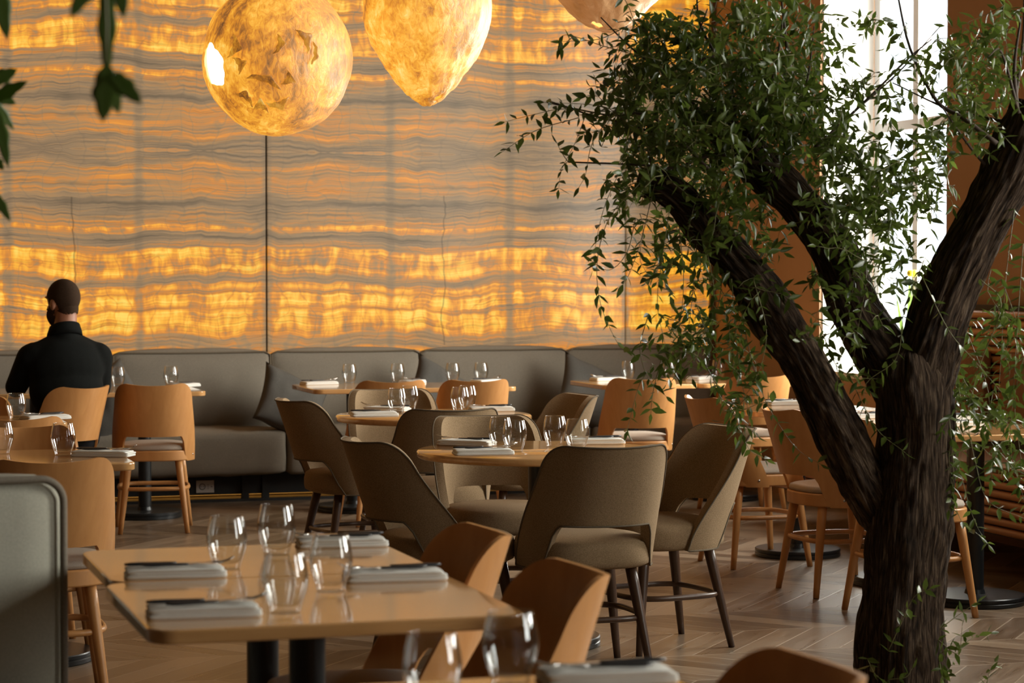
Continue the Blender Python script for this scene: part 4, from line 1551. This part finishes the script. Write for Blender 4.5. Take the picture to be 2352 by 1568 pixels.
# canopy: seeds spread in depth, drooping stems
ell = [  # cx, cy, rx, ry, count
    (1640, 180, 190, 180, 150), (1500, 120, 110, 100, 42), (1450, 230, 90, 80, 26), (1760, 100, 120, 120, 50), (1740, 270, 130, 80, 56), (1560, 330, 120, 70, 40), (1600, 420, 110, 60, 26), (1850, 250, 110, 120, 40),
    (1860, 60, 120, 70, 20), (2080, 90, 100, 80, 9), (2040, 190, 110, 60, 10), (1960, 340, 100, 70, 22), (1950, 440, 110, 70, 30), (2080, 420, 90, 80, 24), (2000, 540, 90, 80, 22), (2110, 330, 60, 60, 14), (2220, 150, 90, 70, 22),
    (2300, 60, 60, 80, 16), (2230, 280, 70, 60, 18), (1690, 500, 110, 70, 22), (1560, 560, 90, 70, 16), (1700, 640, 90, 90, 12), (1600, 760, 100, 60, 16), (1700, 860, 50, 60, 8), (2280, 740, 60, 70, 8), (2240, 900, 60, 80, 12), (2300, 1000, 60, 80, 10), (1450, 400, 60, 50, 12), (1930, 620, 60, 70, 12), (1890, 760, 50, 60, 6), (2010, 660, 40, 60, 8)]
for cx, cy, rx, ry, cnt in ell:
    for k in range(int(cnt * 0.95)):
        a, q = rnd.uniform(0, 2 * pi), sqrt(rnd.random())
        x, y = cx + rx * q * cos(a), cy + ry * q * sin(a)
        Z = 7.3 + rnd.gauss(0, 0.22)
        p = atZ(x, y, Z) - T0
        d = Vector((rnd.gauss(0, 1), rnd.gauss(0, 1), rnd.gauss(0.2, 0.7)))
        L = rnd.uniform(0.10, 0.26)
        stem(droop(p - d.normalized() * L * 0.4, d, L, 6, g=0.6, jit=1.2), gap=0.026, ln=0.048, r=0.0013)


def fast_mesh(name, V, F, mat, parent):
    me = bpy.data.meshes.new(name)
    me.from_pydata([tuple(p) for p in V], [], F)
    me.materials.append(mat)
    me.shade_smooth()
    o = bpy.data.objects.new(name, me)
    C.objects.link(o)
    o.parent = parent
    return o


fo = tag(fast_mesh('foliage', LV, LF, LEAF, tree), kind='stuff')
tag(TW.build('twigs', TWIG, tree), kind='stuff')
tag(GS.build('green_stems', STEMG, tree), kind='stuff')
print('leaves', LN, 'signature', NSIG)


# ------------------------------------------------------------------ blurred foreground plants, top left
def broad_leaf(mb, base, tip, wid, lobes=3, nrm=(0, -1, 0.2)):
    base, tip = Vector(base), Vector(tip)
    d = tip - base
    L = d.length
    d.normalize()
    s_ = d.cross(Vector(nrm)).normalized()
    n_ = s_.cross(d)
    N = 14
    pts = []
    for i in range(N + 1):
        t = i / N
        w = wid * (sin(pi * min(1, t * 1.02)) ** 0.75) * (1 + 0.35 * abs(sin(t * pi * lobes))) * (1 - 0.45 * t)
        for j in range(5):
            q = j / 2 - 1
            pts.append(base + d * (L * t) + s_ * (w * q) + n_ * (0.10 * w * q * q - 0.12 * L * t * t * 0.3))
    mb.quadgrid(pts, 5, N + 1)


def hang_plant(label, Z, stems_, leaves_):
    base = atZ(stems_[0][0][0], -260, Z)
    t = thing('hanging_plant', label, 'plant', base, 0, 'blurred plants hanging in the foreground')
    t.location = base
    m = MB()
    for px in stems_:
        pth = [atZ(x, y, Z) - base for x, y in px]
        m.tube([pth[0] + Vector((0.03, 0.02, 4.69 - (base + pth[0]).z)), pth[0] + Vector((0.01, 0.01, 0.8))] + pth, 0.0025, 6)
    m.build('stem', STEMG, t)
    m_ = None
    for (x0, y0, x1, y1, w) in leaves_:
        m_ = MB()
        broad_leaf(m_, atZ(x0, y0, Z + rnd.uniform(-.02, .02)) - base, atZ(x1, y1, Z + rnd.uniform(-.04, .04)) - base, w * Z / FPX)
        o = m_.build('leaf', BIGL, t)
        md = o.modifiers.new('thick', 'SOLIDIFY'); md.thickness = 0.0006


hang_plant('heavily blurred leaf hanging at the top left in front of the stone wall', 3.1, [[(235, -260), (240, -60), (245, 60), (243, 160)]],
           [(246, -60, 246, 190, 22), (225, -70, 162, 40, 24), (268, -80, 285, 42, 24), (246, 145, 236, 284, 30), (250, 165, 326, 237, 24), (250, 170, 275, 265, 20)])
hang_plant('green leaves poking in at the left edge', 4.3, [[(-60, -260), (-40, 0), (-20, 160), (-10, 300), (-15, 500)]],
           [(-10, -60, 18, 92, 22), (-20, 230, 62, 186, 17), (-20, 190, 40, 158, 18), (-20, 215, 38, 238, 15), (-15, 230, 34, 300, 12), (-12, 240, 20, 385, 17), (-15, 440, 24, 508, 12), (-15, 360, 8, 390, 12)])

# plant outside the window with a yellow bloom
pp_ = Vector((U_WALL + 0.20, 12.33, WZ0 + 0.004))
wp = thing('potted_plant', 'green plant with a yellow flower standing at the window', 'plant', pp_, 0)
m = MB(); m.lathe([(0.045, 0), (0.06, 0.10), (0.062, 0.11), (0.054, 0.11), (0.05, 0.09), (0.01, 0.09)], 24); m.build('pot', WHITE, wp)
for k in range(12):
    a = k * 2.4
    m = MB(); m2 = Vector((cos(a) * 0.03, sin(a) * 0.03, 0.10))
    broad_leaf(m, m2, m2 + Vector((cos(a) * 0.10, sin(a) * 0.10, 0.26 + 0.12 * (k % 3))), 0.022, lobes=0, nrm=(cos(a), sin(a), 0.3))
    m.build('leaf', BIGL, wp)
m = MB(); m.tube([(0, 0, 0.09), (0.01, 0, 0.3), (0.0, -0.01, 0.58)], 0.004, 6); m.build('stem', STEMG, wp)
m = MB()
for k in range(5):
    a = k * 2 * pi / 5; ellip(m, (cos(a) * 0.018, sin(a) * 0.018, 0.60), 0.016, 0.016, 0.02, 8)
m.build('flower', YELL, wp)
